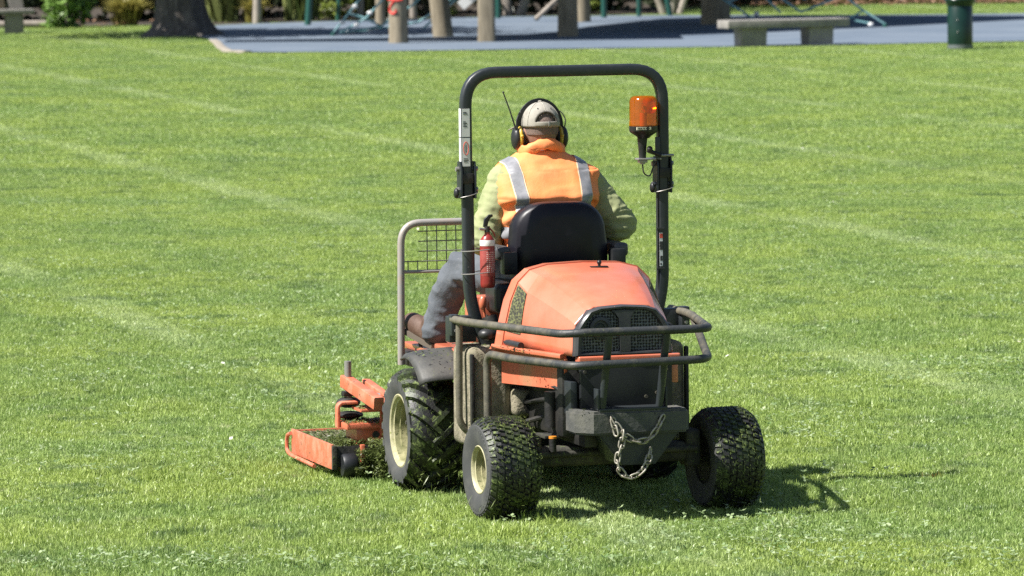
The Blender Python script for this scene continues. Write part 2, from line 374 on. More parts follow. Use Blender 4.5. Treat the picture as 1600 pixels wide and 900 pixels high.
# ------------------------------------------------------------------ the setting: lawn, playground surface
def sheet(name, pts, z, mat, label=None):
    bm = B(); bm.faces.new([bm.verts.new((x, y, z)) for x, y in pts])
    o = obj(name, bm, mat, smooth=False); tag(o, label, kind='structure'); return o
sheet('lawn', [(-160, -30), (160, -30), (160, 320), (-160, 320)], 0.0, 'lawn', 'mown green lawn of the park')
PLAY = [(-4.7, 87.2), (0, 87.6), (4, 87.5), (9, 88.7), (16, 90.5), (26, 94), (26, 108), (10.6, 106.6), (6.5, 107.4), (3.6, 109), (-.6, 109.5), (-4, 107.2), (-6.0, 105.5), (-7.2, 102.5), (-5.9, 97.6), (-5.4, 94.5), (-5.1, 90.5)]
def smooth_poly(pts, it=2):
    for _ in range(it):
        out = []
        for i in range(len(pts)):
            a, b = pts[i], pts[(i + 1) % len(pts)]
            out += [(a[0] * .75 + b[0] * .25, a[1] * .75 + b[1] * .25), (a[0] * .25 + b[0] * .75, a[1] * .25 + b[1] * .75)]
        pts = out
    return pts
PLAYS = smooth_poly(PLAY)
sheet('playground_surface', PLAYS, .030, 'bluerubber', 'blue rubber safety surface of the playground')
bm = B()
kp = [Vector((x, y, .02)) for x, y in PLAYS if x < -4.2 and y < 95]
kp.sort(key=lambda p: p.y)
sweep(bm, kp, rsq(.06, .15, .015), ups=(0, 0, 1)); tag(obj('kerb', bm, 'kerb'), 'pale concrete edging of the playground beside the tree', kind='structure')
sheet('planting_bed', [(-40, 106.5), (-9.2, 106.2), (-6.6, 106.2), (-4.2, 108), (-1, 110.2), (3.5, 111.5), (4.2, 117.5), (30, 116.5), (60, 117), (60, 150), (-40, 150)], .006, 'soil', 'dark soil under the shrubs')

def inside(px, py, poly):
    x = np.asarray(px); y = np.asarray(py); r = np.zeros(x.shape, bool); n = len(poly)
    for i in range(n):
        x0, y0 = poly[i]; x1, y1 = poly[(i + 1) % n]
        c = ((y0 > y) != (y1 > y)) & (x < (x1 - x0) * (y - y0) / (y1 - y0 + 1e-12) + x0)
        r ^= c
    return r

# ------------------------------------------------------------------ the grass itself
def blade_patch(name, size, density, h0, h1, w0, w1):
    n = int(size * size * density)
    x, y = (rng.random((2, n)) - .5) * size
    # tufty: pull a share of blades to tuft centres
    k = max(6, int(size * size * 90)); cx, cy = (rng.random((2, k)) - .5) * size
    pick = rng.integers(0, k, n); pull = rng.random(n) < .45
    x = np.where(pull, cx[pick] + rng.normal(0, .022, n), x); y = np.where(pull, cy[pick] + rng.normal(0, .022, n), y)
    th = rng.random(k)[pick]
    h = (h0 + (h1 - h0) * rng.random(n) ** 1.4) * np.where(pull, .8 + .5 * th, 1.0)
    w = w0 + (w1 - w0) * rng.random(n)
    az = rng.random(n) * 2 * np.pi; lean = np.abs(rng.normal(.48, .38, n)); fz = az + rng.normal(0, .9, n)
    ux, uy = np.cos(fz + np.pi / 2), np.sin(fz + np.pi / 2); dx, dy = np.cos(az), np.sin(az)
    s1, s2 = np.sin(lean), np.sin(np.minimum(lean * 2.1, 1.45)); c1, c2 = np.cos(lean), np.cos(np.minimum(lean * 2.1, 1.45))
    z0 = np.zeros(n)
    b = np.stack([x, y, z0], 1); m = b + np.stack([dx * s1, dy * s1, c1], 1) * (h * .55)[:, None]
    t = m + np.stack([dx * s2, dy * s2, c2], 1) * (h * .5)[:, None]
    u = np.stack([ux, uy, z0], 1) * (w / 2)[:, None]
    V = np.stack([b - u, b + u, m + u * .85, m - u * .85, t], 1).reshape(-1, 3)
    i0 = np.arange(n) * 5
    q = np.stack([i0, i0 + 1, i0 + 2, i0 + 3], 1); tr = np.stack([i0 + 3, i0 + 2, i0 + 4], 1)
    me = bpy.data.meshes.new(name)
    me.vertices.add(n * 5); me.vertices.foreach_set('co', V.reshape(-1).astype(np.float32))
    me.loops.add(n * 7); me.loops.foreach_set('vertex_index', np.concatenate([q, tr], 1).reshape(-1).astype(np.int32))
    me.polygons.add(n * 2)
    st = np.stack([np.arange(n) * 7, np.arange(n) * 7 + 4], 1).reshape(-1); me.polygons.foreach_set('loop_start', st.astype(np.int32))
    rv = np.clip(rng.random(n) * .75 + .25 * th + rng.normal(0, .08, n), 0, 1)
    at = me.attributes.new('rnd', 'FLOAT', 'POINT'); at.data.foreach_set('value', np.repeat(rv, 5).astype(np.float32))
    me.update(calc_edges=True); me.materials.append(M['grass'])
    return bpy.data.objects.new(name, me)
def scatter(name, pts, rots, scl, coll, label, idx):
    """one object of stuff: its points carry the patches of blades (geometry nodes)"""
    me = bpy.data.meshes.new(name); n = len(pts)
    me.vertices.add(n); me.vertices.foreach_set('co', np.asarray(pts, np.float32).reshape(-1))
    for an, tp, dat, key in (('rot', 'FLOAT_VECTOR', rots, 'vector'), ('scl', 'FLOAT_VECTOR', scl, 'vector'), ('idx', 'INT', idx, 'value')):
        at = me.attributes.new(an, tp, 'POINT'); at.data.foreach_set(key, np.asarray(dat).reshape(-1).astype(np.int32 if tp == 'INT' else np.float32))
    o = link(bpy.data.objects.new(name, me)); tag(o, label, kind='stuff')
    ng = bpy.data.node_groups.new(name + '_nodes', 'GeometryNodeTree')
    ng.interface.new_socket(name='Geometry', in_out='INPUT', socket_type='NodeSocketGeometry')
    ng.interface.new_socket(name='Geometry', in_out='OUTPUT', socket_type='NodeSocketGeometry')
    N, Lk = ng.nodes, ng.links
    gi, go = N.new('NodeGroupInput'), N.new('NodeGroupOutput')
    ci = N.new('GeometryNodeCollectionInfo'); ci.inputs[0].default_value = coll; ci.inputs['Separate Children'].default_value = True; ci.inputs['Reset Children'].default_value = True
    ip = N.new('GeometryNodeInstanceOnPoints'); ip.inputs['Pick Instance'].default_value = True
    def na(nm, dt):
        a = N.new('GeometryNodeInputNamedAttribute'); a.data_type = dt; a.inputs['Name'].default_value = nm; return a.outputs['Attribute']
    Lk.new(gi.outputs[0], ip.inputs['Points']); Lk.new(ci.outputs[0], ip.inputs['Instance'])
    Lk.new(na('idx', 'INT'), ip.inputs['Instance Index']); Lk.new(na('rot', 'FLOAT_VECTOR'), ip.inputs['Rotation']); Lk.new(na('scl', 'FLOAT_VECTOR'), ip.inputs['Scale'])
    Lk.new(ip.outputs[0], go.inputs[0])
    o.modifiers.new('grow', 'NODES').node_group = ng
    return o
def grid_points(size, y0, y1, half, test=None):
    pts = []
    for yy in np.arange(y0, y1, size):
        w = half(yy)
        for xx in np.arange(-w, w, size): pts.append((xx + rng.normal(0, size * .05), yy + rng.normal(0, size * .05), 0))
    p = np.array(pts)
    if test is not None: p = p[test(p[:, 0], p[:, 1])]
    return p
def rot_scl(n, z0=.85, z1=1.15):
    r = np.zeros((n, 3)); r[:, 2] = rng.integers(0, 4, n) * np.pi / 2 + rng.normal(0, .05, n)
    s = np.ones((n, 3)); s[:, 2] = z0 + (z1 - z0) * rng.random(n); return r, s
NEARC = bpy.data.collections.new('near_grass_patches'); FARC = bpy.data.collections.new('far_grass_patches')
for i in range(6): NEARC.objects.link(blade_patch('near_patch_%d' % i, .66, 13500, .014, .032, .0024, .0048))
for i in range(5): FARC.objects.link(blade_patch('far_patch_%d' % i, 1.6, 3800, .018, .040, .005, .009))
p = grid_points(.6, 19.6, 53, lambda y: .105 * y + 1.6); r, s = rot_scl(len(p), .92, 1.08)
s[:, 2] *= np.array([1.0 + .5 * noise.noise(Vector((q[0] * .55, q[1] * .4, 3))) for q in p]).clip(.6, 1.6)
scatter('grass', p, r, s, NEARC, 'short mown green grass around the mower', rng.integers(0, 6, len(p)))
PL = np.array(PLAYS)
def on_lawn(x, y):
    ok = np.ones(len(x), bool)
    for dx, dy in ((0, 0), (.5, .5), (-.5, .5), (.5, -.5), (-.5, -.5)): ok &= ~inside(x + dx, y + dy, PLAYS)
    bed = (y > 105.6) & (x < 4.4); bed |= (y > 115.8)
    bed |= (np.hypot(x + 6.28, y - 98.5) < 1.3)
    return ok & ~bed
p = grid_points(1.45, 49.0, 117.5, lambda y: .105 * y + 4, on_lawn); r, s = rot_scl(len(p), .8, 1.25)
scatter('far_grass', p, r, s, FARC, 'short green grass of the lawn reaching to the playground', rng.integers(0, 5, len(p)))
# a fringe of grass along the near edge of the playground
ed = []
for i in range(len(PLAYS)):
    a, b = PLAYS[i], PLAYS[(i + 1) % len(PLAYS)]
    if max(abs(a[0]), abs(b[0])) > 15: continue
    L = math.hypot(b[0] - a[0], b[1] - a[1]); nx, ny = (b[1] - a[1]) / L, -(b[0] - a[0]) / L
    for k in range(int(L / .5)):
        t = (k + .5) / int(L / .5); q = (.30 + .1 * rng.normal())
        ed.append((a[0] + (b[0] - a[0]) * t + nx * q, a[1] + (b[1] - a[1]) * t + ny * q, 0))
p = np.array(ed); r, s = rot_scl(len(p))
scatter('edge_grass', p, r, s, NEARC, 'fringe of grass along the playground edge', rng.integers(0, 6, len(p)))

# coarser dark tufts standing above the cut
TUFT = bpy.data.collections.new('coarse_tufts')
for i in range(4):
    o_ = blade_patch('coarse_tuft_%d' % i, .15, 7000, .03, .062, .003, .006); TUFT.objects.link(o_)
tp = np.array([((rng.random() - .5) * .215 * y, y, 0) for y in 20.8 + 38 * rng.random(300) ** 1.3]); r = np.zeros((len(tp), 3)); r[:, 2] = rng.random(len(tp)) * 6.28
s_ = np.ones((len(tp), 3)) * rng.uniform(.5, 1.25, (len(tp), 1)); s_[:, 2] *= rng.uniform(.6, 1.1, len(tp))
scatter('coarse_grass', tp, r, s_, TUFT, 'coarser tufts of grass standing proud of the mown lawn', rng.integers(0, 4, len(tp)))
# clover patches, fallen petals, leaf litter
def leaflets(name, centres, mat, label, lo, hi, size, tri=True, zup=.03):
    P = []; rn = []
    for (cx, cy, sx, sy, n) in centres:
        for _ in range(n):
            x, y = rng.normal(cx, sx), rng.normal(cy, sy); z = lo + (hi - lo) * rng.random(); a0 = rng.random() * 6.283; s = size * (.6 + .8 * rng.random()); rv = rng.random()
            for k in range(3 if tri else 1):
                a = a0 + k * 2.094; d = np.array([math.cos(a), math.sin(a), rng.normal(.15, .3)]); e = np.array([-math.sin(a), math.cos(a), rng.normal(0, .25)])
                c = np.array([x, y, z])
                P.append([c, c + d * s * .55 + e * s * .42, c + d * s, c + d * s * .55 - e * s * .42]); rn.append(min(1, max(0, rv + rng.normal(0, .1))))
    me = quads_mesh(name, np.array(P), np.array(rn)); o = obj(name, me, mat, smooth=False); tag(o, label, kind='stuff'); return o
cl = []
spots = [(1.05, 21.9, .35, .35, 260), (1.75, 21.15, .5, .2, 200), (-1.5, 21.2, .35, .2, 170), (-.35, 21.1, .3, .18, 110), (-1.85, 25.2, .5, .5, 150), (-1.2, 28.2, .4, .5, 170), (1.6, 26.5, .35, .7, 120), (2.2, 29.5, .5, .9, 160),
         (-2.5, 30.5, .5, .8, 160), (-1.7, 34.0, .5, 1.0, 150), (1.9, 34.5, .7, 1.2, 170), (2.9, 37.5, .5, .8, 110), (-2.8, 38, .8, 1.2, 150), (-1, 41, .9, 1.3, 140), (3, 43, .9, 1.3, 140)]
spots = [(a, b, c, d, int(e * 1.1)) for a, b, c, d, e in spots]
for _ in range(120):
    y = 21.0 + 26 * rng.random(); spots.append(((rng.random() - .5) * .21 * y, y, .08 + .2 * rng.random(), .10 + .3 * rng.random(), int(12 + 34 * rng.random())))
leaflets('clover', spots, 'clover', 'pale clover leaves in patches among the grass', .028, .056, .016)
leaflets('petals', [(rng.uniform(-3.6, 3.8), rng.uniform(23, 48), .5, .8, 2) for _ in range(26)] + [(3.55, 53.0, .4, .8, 7), (2.3, 21.4, .2, .15, 3)], 'petal', 'small pale fallen petals scattered over the grass', .045, .06, .02, tri=False)
leaflets('leaf_litter', [(rng.uniform(5, 14), rng.uniform(115.5, 117), .8, .3, 60) for _ in range(30)] + [(rng.uniform(-12, -6), 106.4, .8, .2, 40) for _ in range(8)], 'litter', 'brown leaf litter along the foot of the hedge', .04, .12, .09, tri=False)

# ------------------------------------------------------------------ the mower: local axes x right, y forward, z up, origin on the ground under the rear axle
MLOC = Vector((.4357, 22.9393, 0)); MROT = R(16.5)
def place(name, base=(0, 0, 0)):
    e = bpy.data.objects.new(name, None); e.empty_display_size = .2; link(e)
    e.location = MLOC + Matrix.Rotation(MROT, 3, 'Z') @ Vector(base); e.rotation_euler = (0, 0, MROT); return e
mower = place('ride_on_mower')
tag(mower, 'orange ride-on mower with roll bar, front cutting deck and rear engine hood', 'mower')
def part(name, bm, mat, parent=None, **k): return obj(name, bm, mat, parent or mower, **k)

# wheels
def make_wheel(cx, cy, Rr, W, rim_r, side, front, steer=0.0):
    """built round its own centre, axle along x; outer side at side*x"""
    root = bpy.data.objects.new('front_wheel' if front else 'rear_wheel', None); link(root, mower)
    root.location = (cx, cy, Rr - .012); root.rotation_euler = (0, 0, steer); h = W / 2
    t = B(); Rt = Rr - (.026 if front else .010)
    prof = [(rim_r * .99, -h * .72), (rim_r * 1.05, -h * .86), (rim_r + (Rt - rim_r) * .45, -h * 1.0), (rim_r + (Rt - rim_r) * .78, -h * .97), (Rt - .022, -h * .90), (Rt - .006, -h * .76),
            (Rt, -h * .40), (Rt + .002, 0), (Rt, h * .40), (Rt - .006, h * .76), (Rt - .022, h * .90), (rim_r + (Rt - rim_r) * .78, h * .97), (rim_r + (Rt - rim_r) * .45, h * 1.0), (rim_r * 1.05, h * .86), (rim_r * .99, h * .72)]
    lathe(t, prof, 56, 'x', closed=True)
    side_faces = [f for f in t.faces if all(math.hypot(v.co.y, v.co.z) < Rt - .008 for v in f.verts)]
    tread = []
    def lug(x0, a0, x1, a1, wd, r_in, ht, steps=4):
        rings = []
        for k in range(steps + 1):
            q = k / steps; x = x0 + (x1 - x0) * q; a = a0 + (a1 - a0) * q
            drop = .016 * max(0, (abs(x) / h - .55) / .45) ** 1.6 * 2.2
            rr = r_in - drop
            ring = []
            for da, rad in ((-wd / 2, rr - .006), (-wd * .33, rr + ht), (wd * .33, rr + ht), (wd / 2, rr - .006)):
                aa = a + da / Rt; ring.append(t.verts.new((x, rad * math.cos(aa), rad * math.sin(aa))))
            rings.append(ring)
        for k in range(steps):
            for j in range(3): t.faces.new((rings[k][j], rings[k][j + 1], rings[k + 1][j + 1], rings[k + 1][j]))
        t.faces.new(rings[0]); t.faces.new(rings[-1][::-1])
    if front:
        n = 19
        for i in range(n):
            a = 2 * math.pi * i / n
            lug(-h * .99, a, h * .22, a + .50, .040, Rt, .026, 6)
            lug(h * .99, a + math.pi / n, -h * .22, a + math.pi / n + .50, .040, Rt, .026, 6)
    else:
        rows = 8
        for j in range(rows):
            x = -h * .86 + 2 * h * .86 * j / (rows - 1)
            for i in range(46):
                a = 2 * math.pi * (i + .5 * (j % 2)) / 46; w2 = h * .085
                lug(x - w2, a - .012, x + w2, a + .012, .0235, Rt, .010, 1)
        for sgn in (-1, 1):
            for i in range(46):
                a = 2 * math.pi * (i + .25) / 46; lug(sgn * h * .90, a, sgn * h * .99, a, .017, Rt - .012, .006, 1)
    ty = part('tyre', t, 'tyre', root, auto=35)
    ty.data.materials.append(M['tyre_side'])
    for p_ in ty.data.polygons:
        c = p_.center; rr = math.hypot(c.y, c.z)
        if rr < Rt - .020 and abs(p_.normal.x) > .35: p_.material_index = 1
    b = B(); o = side * h
    rp = [(rim_r * 1.05, o * .80), (rim_r * 1.06, o * .86), (rim_r * 1.02, o * .885), (rim_r * .97, o * .85), (rim_r * .945, o * .76), (rim_r * .895, o * .74)]
    lathe(b, rp, 40, 'x', caps=False)
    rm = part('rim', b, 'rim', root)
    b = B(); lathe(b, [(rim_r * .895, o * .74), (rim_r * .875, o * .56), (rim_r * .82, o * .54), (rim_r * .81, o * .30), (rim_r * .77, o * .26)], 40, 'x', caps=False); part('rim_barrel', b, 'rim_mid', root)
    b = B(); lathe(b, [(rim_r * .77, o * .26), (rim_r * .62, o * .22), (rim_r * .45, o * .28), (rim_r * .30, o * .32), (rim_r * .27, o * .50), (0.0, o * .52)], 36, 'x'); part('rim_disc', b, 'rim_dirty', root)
    for k in range(5):
        a = 2 * math.pi * k / 5 + .3; rr = rim_r * .56; b = B()
        cyl(b, (o * .30, rr * math.cos(a), rr * math.sin(a)), (o * .44, rr * math.cos(a), rr * math.sin(a)), .011, 6); part('wheel_nut', b, 'greasy', root)
    b = B(); ii = -side * h
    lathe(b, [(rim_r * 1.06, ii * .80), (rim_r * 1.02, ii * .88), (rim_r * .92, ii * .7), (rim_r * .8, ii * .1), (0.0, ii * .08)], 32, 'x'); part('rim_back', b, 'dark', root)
    # cut grass stuck to the tread
    P = []; rn = []
    for _ in range(1000 if front else 1100):
        x = rng.uniform(-h * .95, h * .95); a = rng.random() * 6.283; rr = Rt + (.012 if front else .008) * rng.random() + .004 - .018 * max(0, abs(x) / h - .6)
        c = np.array([x, rr * math.cos(a), rr * math.sin(a)]); l = .004 + .009 * rng.random() ** 2; w = .0014 + .0016 * rng.random()
        tg = np.array([0, -math.sin(a), math.cos(a)]); ax = np.array([1., 0, 0]); b0 = rng.normal(0, .9); d = tg * math.cos(b0) + ax * math.sin(b0); e = -tg * math.sin(b0) + ax * math.cos(b0)
        nr = np.array([0, math.cos(a), math.sin(a)]) * .003
        P.append([c - d * l + nr, c - e * w, c + d * l + nr * 2, c + e * w]); rn.append(rng.random())
    me = quads_mesh('grass_clippings', np.array(P), np.array(rn)); g = obj('grass_clippings', me, 'clip', root, smooth=False); g['kind'] = 'stuff'
    return root
for sd_ in (-1, 1):
    make_wheel(sd_ * .540, 1.22, .292, .262, .165, sd_, True)
    make_wheel(-.512 if sd_ < 0 else .542, 0.0, .236, .250, .104, sd_, False, steer=R(2))

# --- hood: lofted skin between the seat end and the grille end
HS = [(.45, [(0, 1.106), (.17, 1.100), (.258, 1.080), (.318, 1.030), (.358, .942), (.382, .848), (.402, .742)]),
      (.375, [(0, 1.108), (.17, 1.102), (.256, 1.080), (.310, 1.026), (.346, .938), (.368, .845), (.386, .742)]),
      (.305, [(0, 1.094), (.168, 1.087), (.238, 1.064), (.292, .988), (.310, .905), (.322, .825), (.333, .741)]),
      (.19, [(0, 1.074), (.160, 1.066), (.222, 1.041), (.275, .966), (.291, .890), (.302, .818), (.312, .739)]),
      (.06, [(0, 1.042), (.150, 1.034), (.203, 1.008), (.254, .937), (.268, .872), (.277, .811), (.285, .737)]),
      (-.06, [(0, 1.005), (.140, .997), (.184, .972), (.235, .908), (.245, .854), (.252, .803), (.258, .735)]),
      (-.14, [(0, .975), (.133, .967), (.167, .944), (.221, .886), (.229, .841), (.234, .797), (.238, .733)]),
      (-.175, [(0, .955), (.13, .949), (.160, .929), (.215, .872), (.221, .835), (.224, .79), (.227, .731)])]
def hood_pt(v, u):
    """v in 0..len(HS)-1 along, u in -6..6 across"""
    i = min(int(v), len(HS) - 2); f = v - i; s = -1 if u < 0 else 1; a = abs(u); j = min(int(a), 5); g = a - j
    def at(i): 
        y, pr = HS[i]; p, q = pr[j], pr[j + 1]; return Vector((s * (p[0] + (q[0] - p[0]) * g), y, p[1] + (q[1] - p[1]) * g))
    return at(i).lerp(at(i + 1), f)
bm = B(); NU = 24; NV = (len(HS) - 1) * 3
G = [[bm.verts.new(hood_pt(iv / 3, -6 + 12 * iu / NU)) for iu in range(NU + 1)] for iv in range(NV + 1)]
for iv in range(NV):
    for iu in range(NU): bm.faces.new((G[iv][iu], G[iv][iu + 1], G[iv + 1][iu + 1], G[iv + 1][iu]))
bm.edges.ensure_lookup_table()
for iv in range(NV):
    for iu in (6, 8, 16, 18): bm.edges.get((G[iv][iu], G[iv + 1][iu])).smooth = False
for iv in (3, 6):
    for iu in range(NU): bm.edges.get((G[iv][iu], G[iv][iu + 1])).smooth = False
hood = part('hood', bm, 'orange', auto=0)
md = hood.modifiers.new('thick', 'SOLIDIFY'); md.thickness = .006; md.offset = -1
# raised flange at the seat end
def band(v0, v1, u0, u1, off, th, nu=24, nv=2):
    bm = B(); c = Vector((0, .1, .8)); rows = []
    for iv in range(nv + 1):
        row = []
        for iu in range(nu + 1):
            p = hood_pt(v0 + (v1 - v0) * iv / nv, u0 + (u1 - u0) * iu / nu); d = Vector((p.x, 0, p.z - .72)); d.normalize()
            row.append((p + d * off, p + d * (off - th)))
        rows.append(row)
    V = [[(bm.verts.new(a), bm.verts.new(b)) for a, b in row] for row in rows]
    for iv in range(nv):
        for iu in range(nu):
            a, b, c_, d = V[iv][iu], V[iv][iu + 1], V[iv + 1][iu + 1], V[iv + 1][iu]
            bm.faces.new((a[0], b[0], c_[0], d[0])); bm.faces.new((a[1], d[1], c_[1], b[1]))
    for iu in range(nu):
        for iv, s in ((0, 1), (nv, -1)):
            a, b = V[iv][iu], V[iv][iu + 1]; bm.faces.new((a[0], a[1], b[1], b[0]))
    for iv in range(nv):
        for iu in (0, nu):
            a, b = V[iv][iu], V[iv + 1][iu]; bm.faces.new((a[0], a[1], b[1], b[0]))
    return bm
part('flange', band(0, .9, -6, 6, .006, .012), 'orange', hood, auto=25)
part('air_intake', band(1.06, 2.0, -5.35, -3.1, .005, .012, 8, 4), 'intake', hood)
part('air_intake', band(1.06, 2.0, 3.1, 5.35, .005, .012, 8, 4), 'intake', hood)
# hood lower flange and latch
for s in (-1, 1):
    bm = B(); pts = [(s * .412, .44, .735), (s * .342, .2, .73), (s * .25, -.1, .727)]
    sweep(bm, pts, rsq(.022, .034, .006), ups=(0, 0, 1)); part('hood_edge', bm, 'orange', hood)
    bm = B(); tube(bm, [(s * .372, .40, .755), (s * .350, .22, .752)], .016, 10); part('latch', bm, 'grey_metal', hood)
    bm = B(); box(bm, (min(s * .34, s * .375), .24, .725), (max(s * .34, s * .375), .33, .742), .004); part('latch_bracket', bm, 'dark', hood)
    bm = B()
    out = [(.44, .715), (.44, .565), (-.03, .575), (-.075, .60), (-.10, .66), (-.105, .715)]
    th = lambda y: s * (.243 + (.378 - .243) * (y + .105) / .545)
    a = [bm.verts.new((th(y), y, z)) for y, z in out]; b = [bm.verts.new((th(y) - s * .012, y, z)) for y, z in out]; n = len(out)
    bm.faces.new(a); bm.faces.new(b[::-1])
    for i in range(n): bm.faces.new((a[i], b[i], b[(i + 1) % n], a[(i + 1) % n]))
    part('side_skirt', bm, 'orange_dirty', smooth=False)
bm = B(); ball(bm, (.05, .30, 1.112), .011); cyl(bm, (.05, .30, 1.085), (.05, .30, 1.108), .007); part('catch_knob', bm, 'black_plastic', hood)
bm = B(); box(bm, (.005, .285, 1.089), (.09, .315, 1.0955), .003); part('catch_plate', bm, 'dark', hood)
# grille
GO = [(-.226, .735), (-.222, .812), (-.217, .855), (-.190, .897), (-.158, .935), (-.11, .950), (0, .957), (.11, .950), (.158, .935), (.190, .897), (.217, .855), (.222, .812), (.226, .735)]
def inset(pts, k, cz=.84): return [(x * k, cz + (z - cz) * k) for x, z in pts]
bm = B(); n = len(GO)
R0 = [bm.verts.new((x, -.160, z)) for x, z in inset(GO, 1.015)]; R1 = [bm.verts.new((x, -.205, z)) for x, z in inset(GO, 1.0)]; R2 = [bm.verts.new((x, -.215, z)) for x, z in inset(GO, .955)]; R3 = [bm.verts.new((x, -.212, z)) for x, z in inset(GO, .88)]; R4 = [bm.verts.new((x, -.192, z)) for x, z in inset(GO, .84)]
for a, b in ((R0, R1), (R1, R2), (R2, R3), (R3, R4)):
    for i in range(n): bm.faces.new((a[i], a[(i + 1) % n], b[(i + 1) % n], b[i]))
grille = part('grille', bm, 'grille_frame', auto=30)
bm = B(); bm.faces.new([bm.verts.new((x, -.1915, z)) for x, z in inset(GO, .86)]); part('mesh_insert', bm, 'grille_mesh', grille, smooth=False)
bm = B(); prism(bm, [(-.055, .935), (-.018, .90), (-.012, .76), (-.030, .745), (.035, .745), (.028, .76), (.028, .90), (.06, .935)], -.213, -.190, 'y', .004); part('divider', bm, 'grille_frame', grille)
bm = B(); lathe(bm, [(.052, -.196), (.050, -.206), (.036, -.208), (.030, -.19), (.030, -.10), (0, -.10)], 28, 'y', (-.105, 0, .857)); part('exhaust_surround', bm, 'grille_frame', grille)
bm = B(); lathe(bm, [(.022, -.197), (.018, -.200), (.016, -.16), (0, -.16)], 20, 'y', (-.105, 0, .857)); part('exhaust_pipe', bm, 'grey_metal', grille)
bm = B(); box(bm, (-.215, -.225, .700), (.262, -.165, .734), .008, 3); part('hood_lip', bm, 'orange', auto=60)
bm = B(); box(bm, (.225, -.20, .60), (.258, -.06, .698), .006); part('corner_panel', bm, 'orange')
bm = B(); box(bm, (-.205, -.215, .49), (.225, -.185, .695), .006); rp_ = part('radiator_guard', bm, 'dark_plate')
for x, z in ((-.185, .665), (.195, .665), (-.12, .54), (.1, .545), (.15, .56), (.17, .51)):
    bm = B(); cyl(bm, (x, -.213, z), (x, -.222, z), .008, 8); part('bolt', bm, 'greasy', rp_)
bm = B(); box(bm, (-.245, -.19, .47), (-.212, .02, .62), .006); part('side_bracket', bm, 'grey_metal')

# chassis, engine, axles
bm = B(); box(bm, (-.26, -.10, .36), (.26, 1.0, .70), .03); chassis = part('engine_block', bm, 'dark')
for s in (-1, 1):
    bm = B(); box(bm, (s * .17 - .03, -.25, .33), (s * .17 + .03, 1.6, .43), .008); part('frame_rail', bm, 'dark')
bm = B(); box(bm, (-.36, -.055, .225), (.36, .055, .315), .03, 3); ax = part('rear_axle', bm, 'greasy')
bm = B(); cyl(bm, (-.385, -.07, .285), (.385, -.07, .285), .014, 10); part('tie_rod', bm, 'greasy', ax)
for s in (-1, 1):
    bm = B(); box(bm, (s * .375 - .035, -.06, .20), (s * .375 + .035, .06, .37), .02, 3); part('kingpin_housing', bm, 'greasy', ax)
bm = B(); cyl(bm, (-.30, -.09, .30), (-.30, -.09, .365), .017, 12); part('grease_cap_stem', bm, 'dark', ax)
bm = B(); cyl(bm, (-.30, -.09, .360), (-.30, -.09, .370), .018, 12); part('grease_cap', bm, pm('orange_cap_plastic', (.62, .22, .02), .5), ax)
bm = B(); cyl(bm, (-.44, 1.22, .292), (.44, 1.22, .292), .075, 16); part('front_axle', bm, 'dark')
for k, pts in enumerate(([(-.28, .38, .48), (-.26, .1, .52), (-.2, -.05, .50)], [(-.30, .30, .40), (-.22, .12, .45), (-.22, -.02, .62)], [(-.32, .42, .33), (-.25, .0, .36), (-.18, -.14, .40)], [(.27, .4, .5), (.24, .05, .46), (.2, -.1, .58)], [(-.29, .2, .56), (-.25, -.06, .59), (-.21, -.1, .45)])):
    bm = B(); tube(bm, pts, .012, 8, .08); part('hose', bm, 'dark')
bm = B(); cyl(bm, (-.275, .02, .40), (-.275, .02, .56), .028, 12); part('oil_filter', bm, 'dark')
bm = B(); box(bm, (-.30, .03, .345), (-.17, .16, .36), .004); part('tray', bm, 'greasy')
# tall muddy side tanks and lower boxes
for s in (-1, 1):
    bm = B(); box(bm, (min(s * .315, s * .515), .46, .26), (max(s * .315, s * .515), .80, .725), .045, 4)
    for v in bm.verts: v.co += Vector((noise.noise(v.co * 9), noise.noise(v.co * 9 + Vector((5, 0, 0))), 0)) * .008
    tk = part('side_tank', bm, 'mud')
    bm = B(); box(bm, (min(s * .505, s * .523), .44, .27), (max(s * .505, s * .523), .47, .70), .006); part('tank_seam', bm, 'dark', tk)
    bm = B(); box(bm, (min(s * .20, s * .33), .40, .41), (max(s * .20, s * .33), .62, .535), .03, 3); part('pump_box', bm, 'mud', tk)
    bm = B(); lathe(bm, [(.0, .40), (.055, .40), (.06, .41), (.055, .42)], 20, 'y', (s * .235, 0, .47)); part('pump_cover', bm, 'dark', tk)
    bm = B(); cyl(bm, (s * .37, .52, .72), (s * .40, .56, .86), .036, 12); part('filler_neck', bm, 'dark', tk)
    bm = B(); ball(bm, (s * .425, .50, .785), .045, 1, .9, .62); part('filler_cap', bm, 'black_plastic', tk)
# counterweight and its lower bracket
bm = B(); W = [(-.275, .505, -.20), ]
prof = [(-.262, -.17), (-.262, -.30), (-.195, -.372), (.235, -.372), (.252, -.355), (.252, -.17)]
prism(bm, prof, .395, .500, 'z', .010); cw = part('counterweight', bm, 'weight', auto=30)
bm = B(); prism(bm, [(-.17, .400), (.215, .400), (.10, .255), (-.055, .255)], -.345, -.10, 'y', .006); part('pivot_bracket', bm, 'grey_metal', cw)
for x in (-.105, .118):
    bm = B(); cyl(bm, (x, -.36, .455), (x, -.378, .455), .017, 14); part('chain_hole', bm, 'dark', cw)
bm = B(); box(bm, (-.165, -.365, .499), (.15, -.25, .512), .003); part('mounting_strip', bm, 'grey_metal', cw)
for x, lean in ((-.142, -1), (.124, 1)):
    bm = B(); box(bm, (x - .030 if lean < 0 else x + .02, -.36, .505), (x - .020 if lean < 0 else x + .030, -.30, .60), .003); part('guard_lug', bm, 'grey_metal', cw)
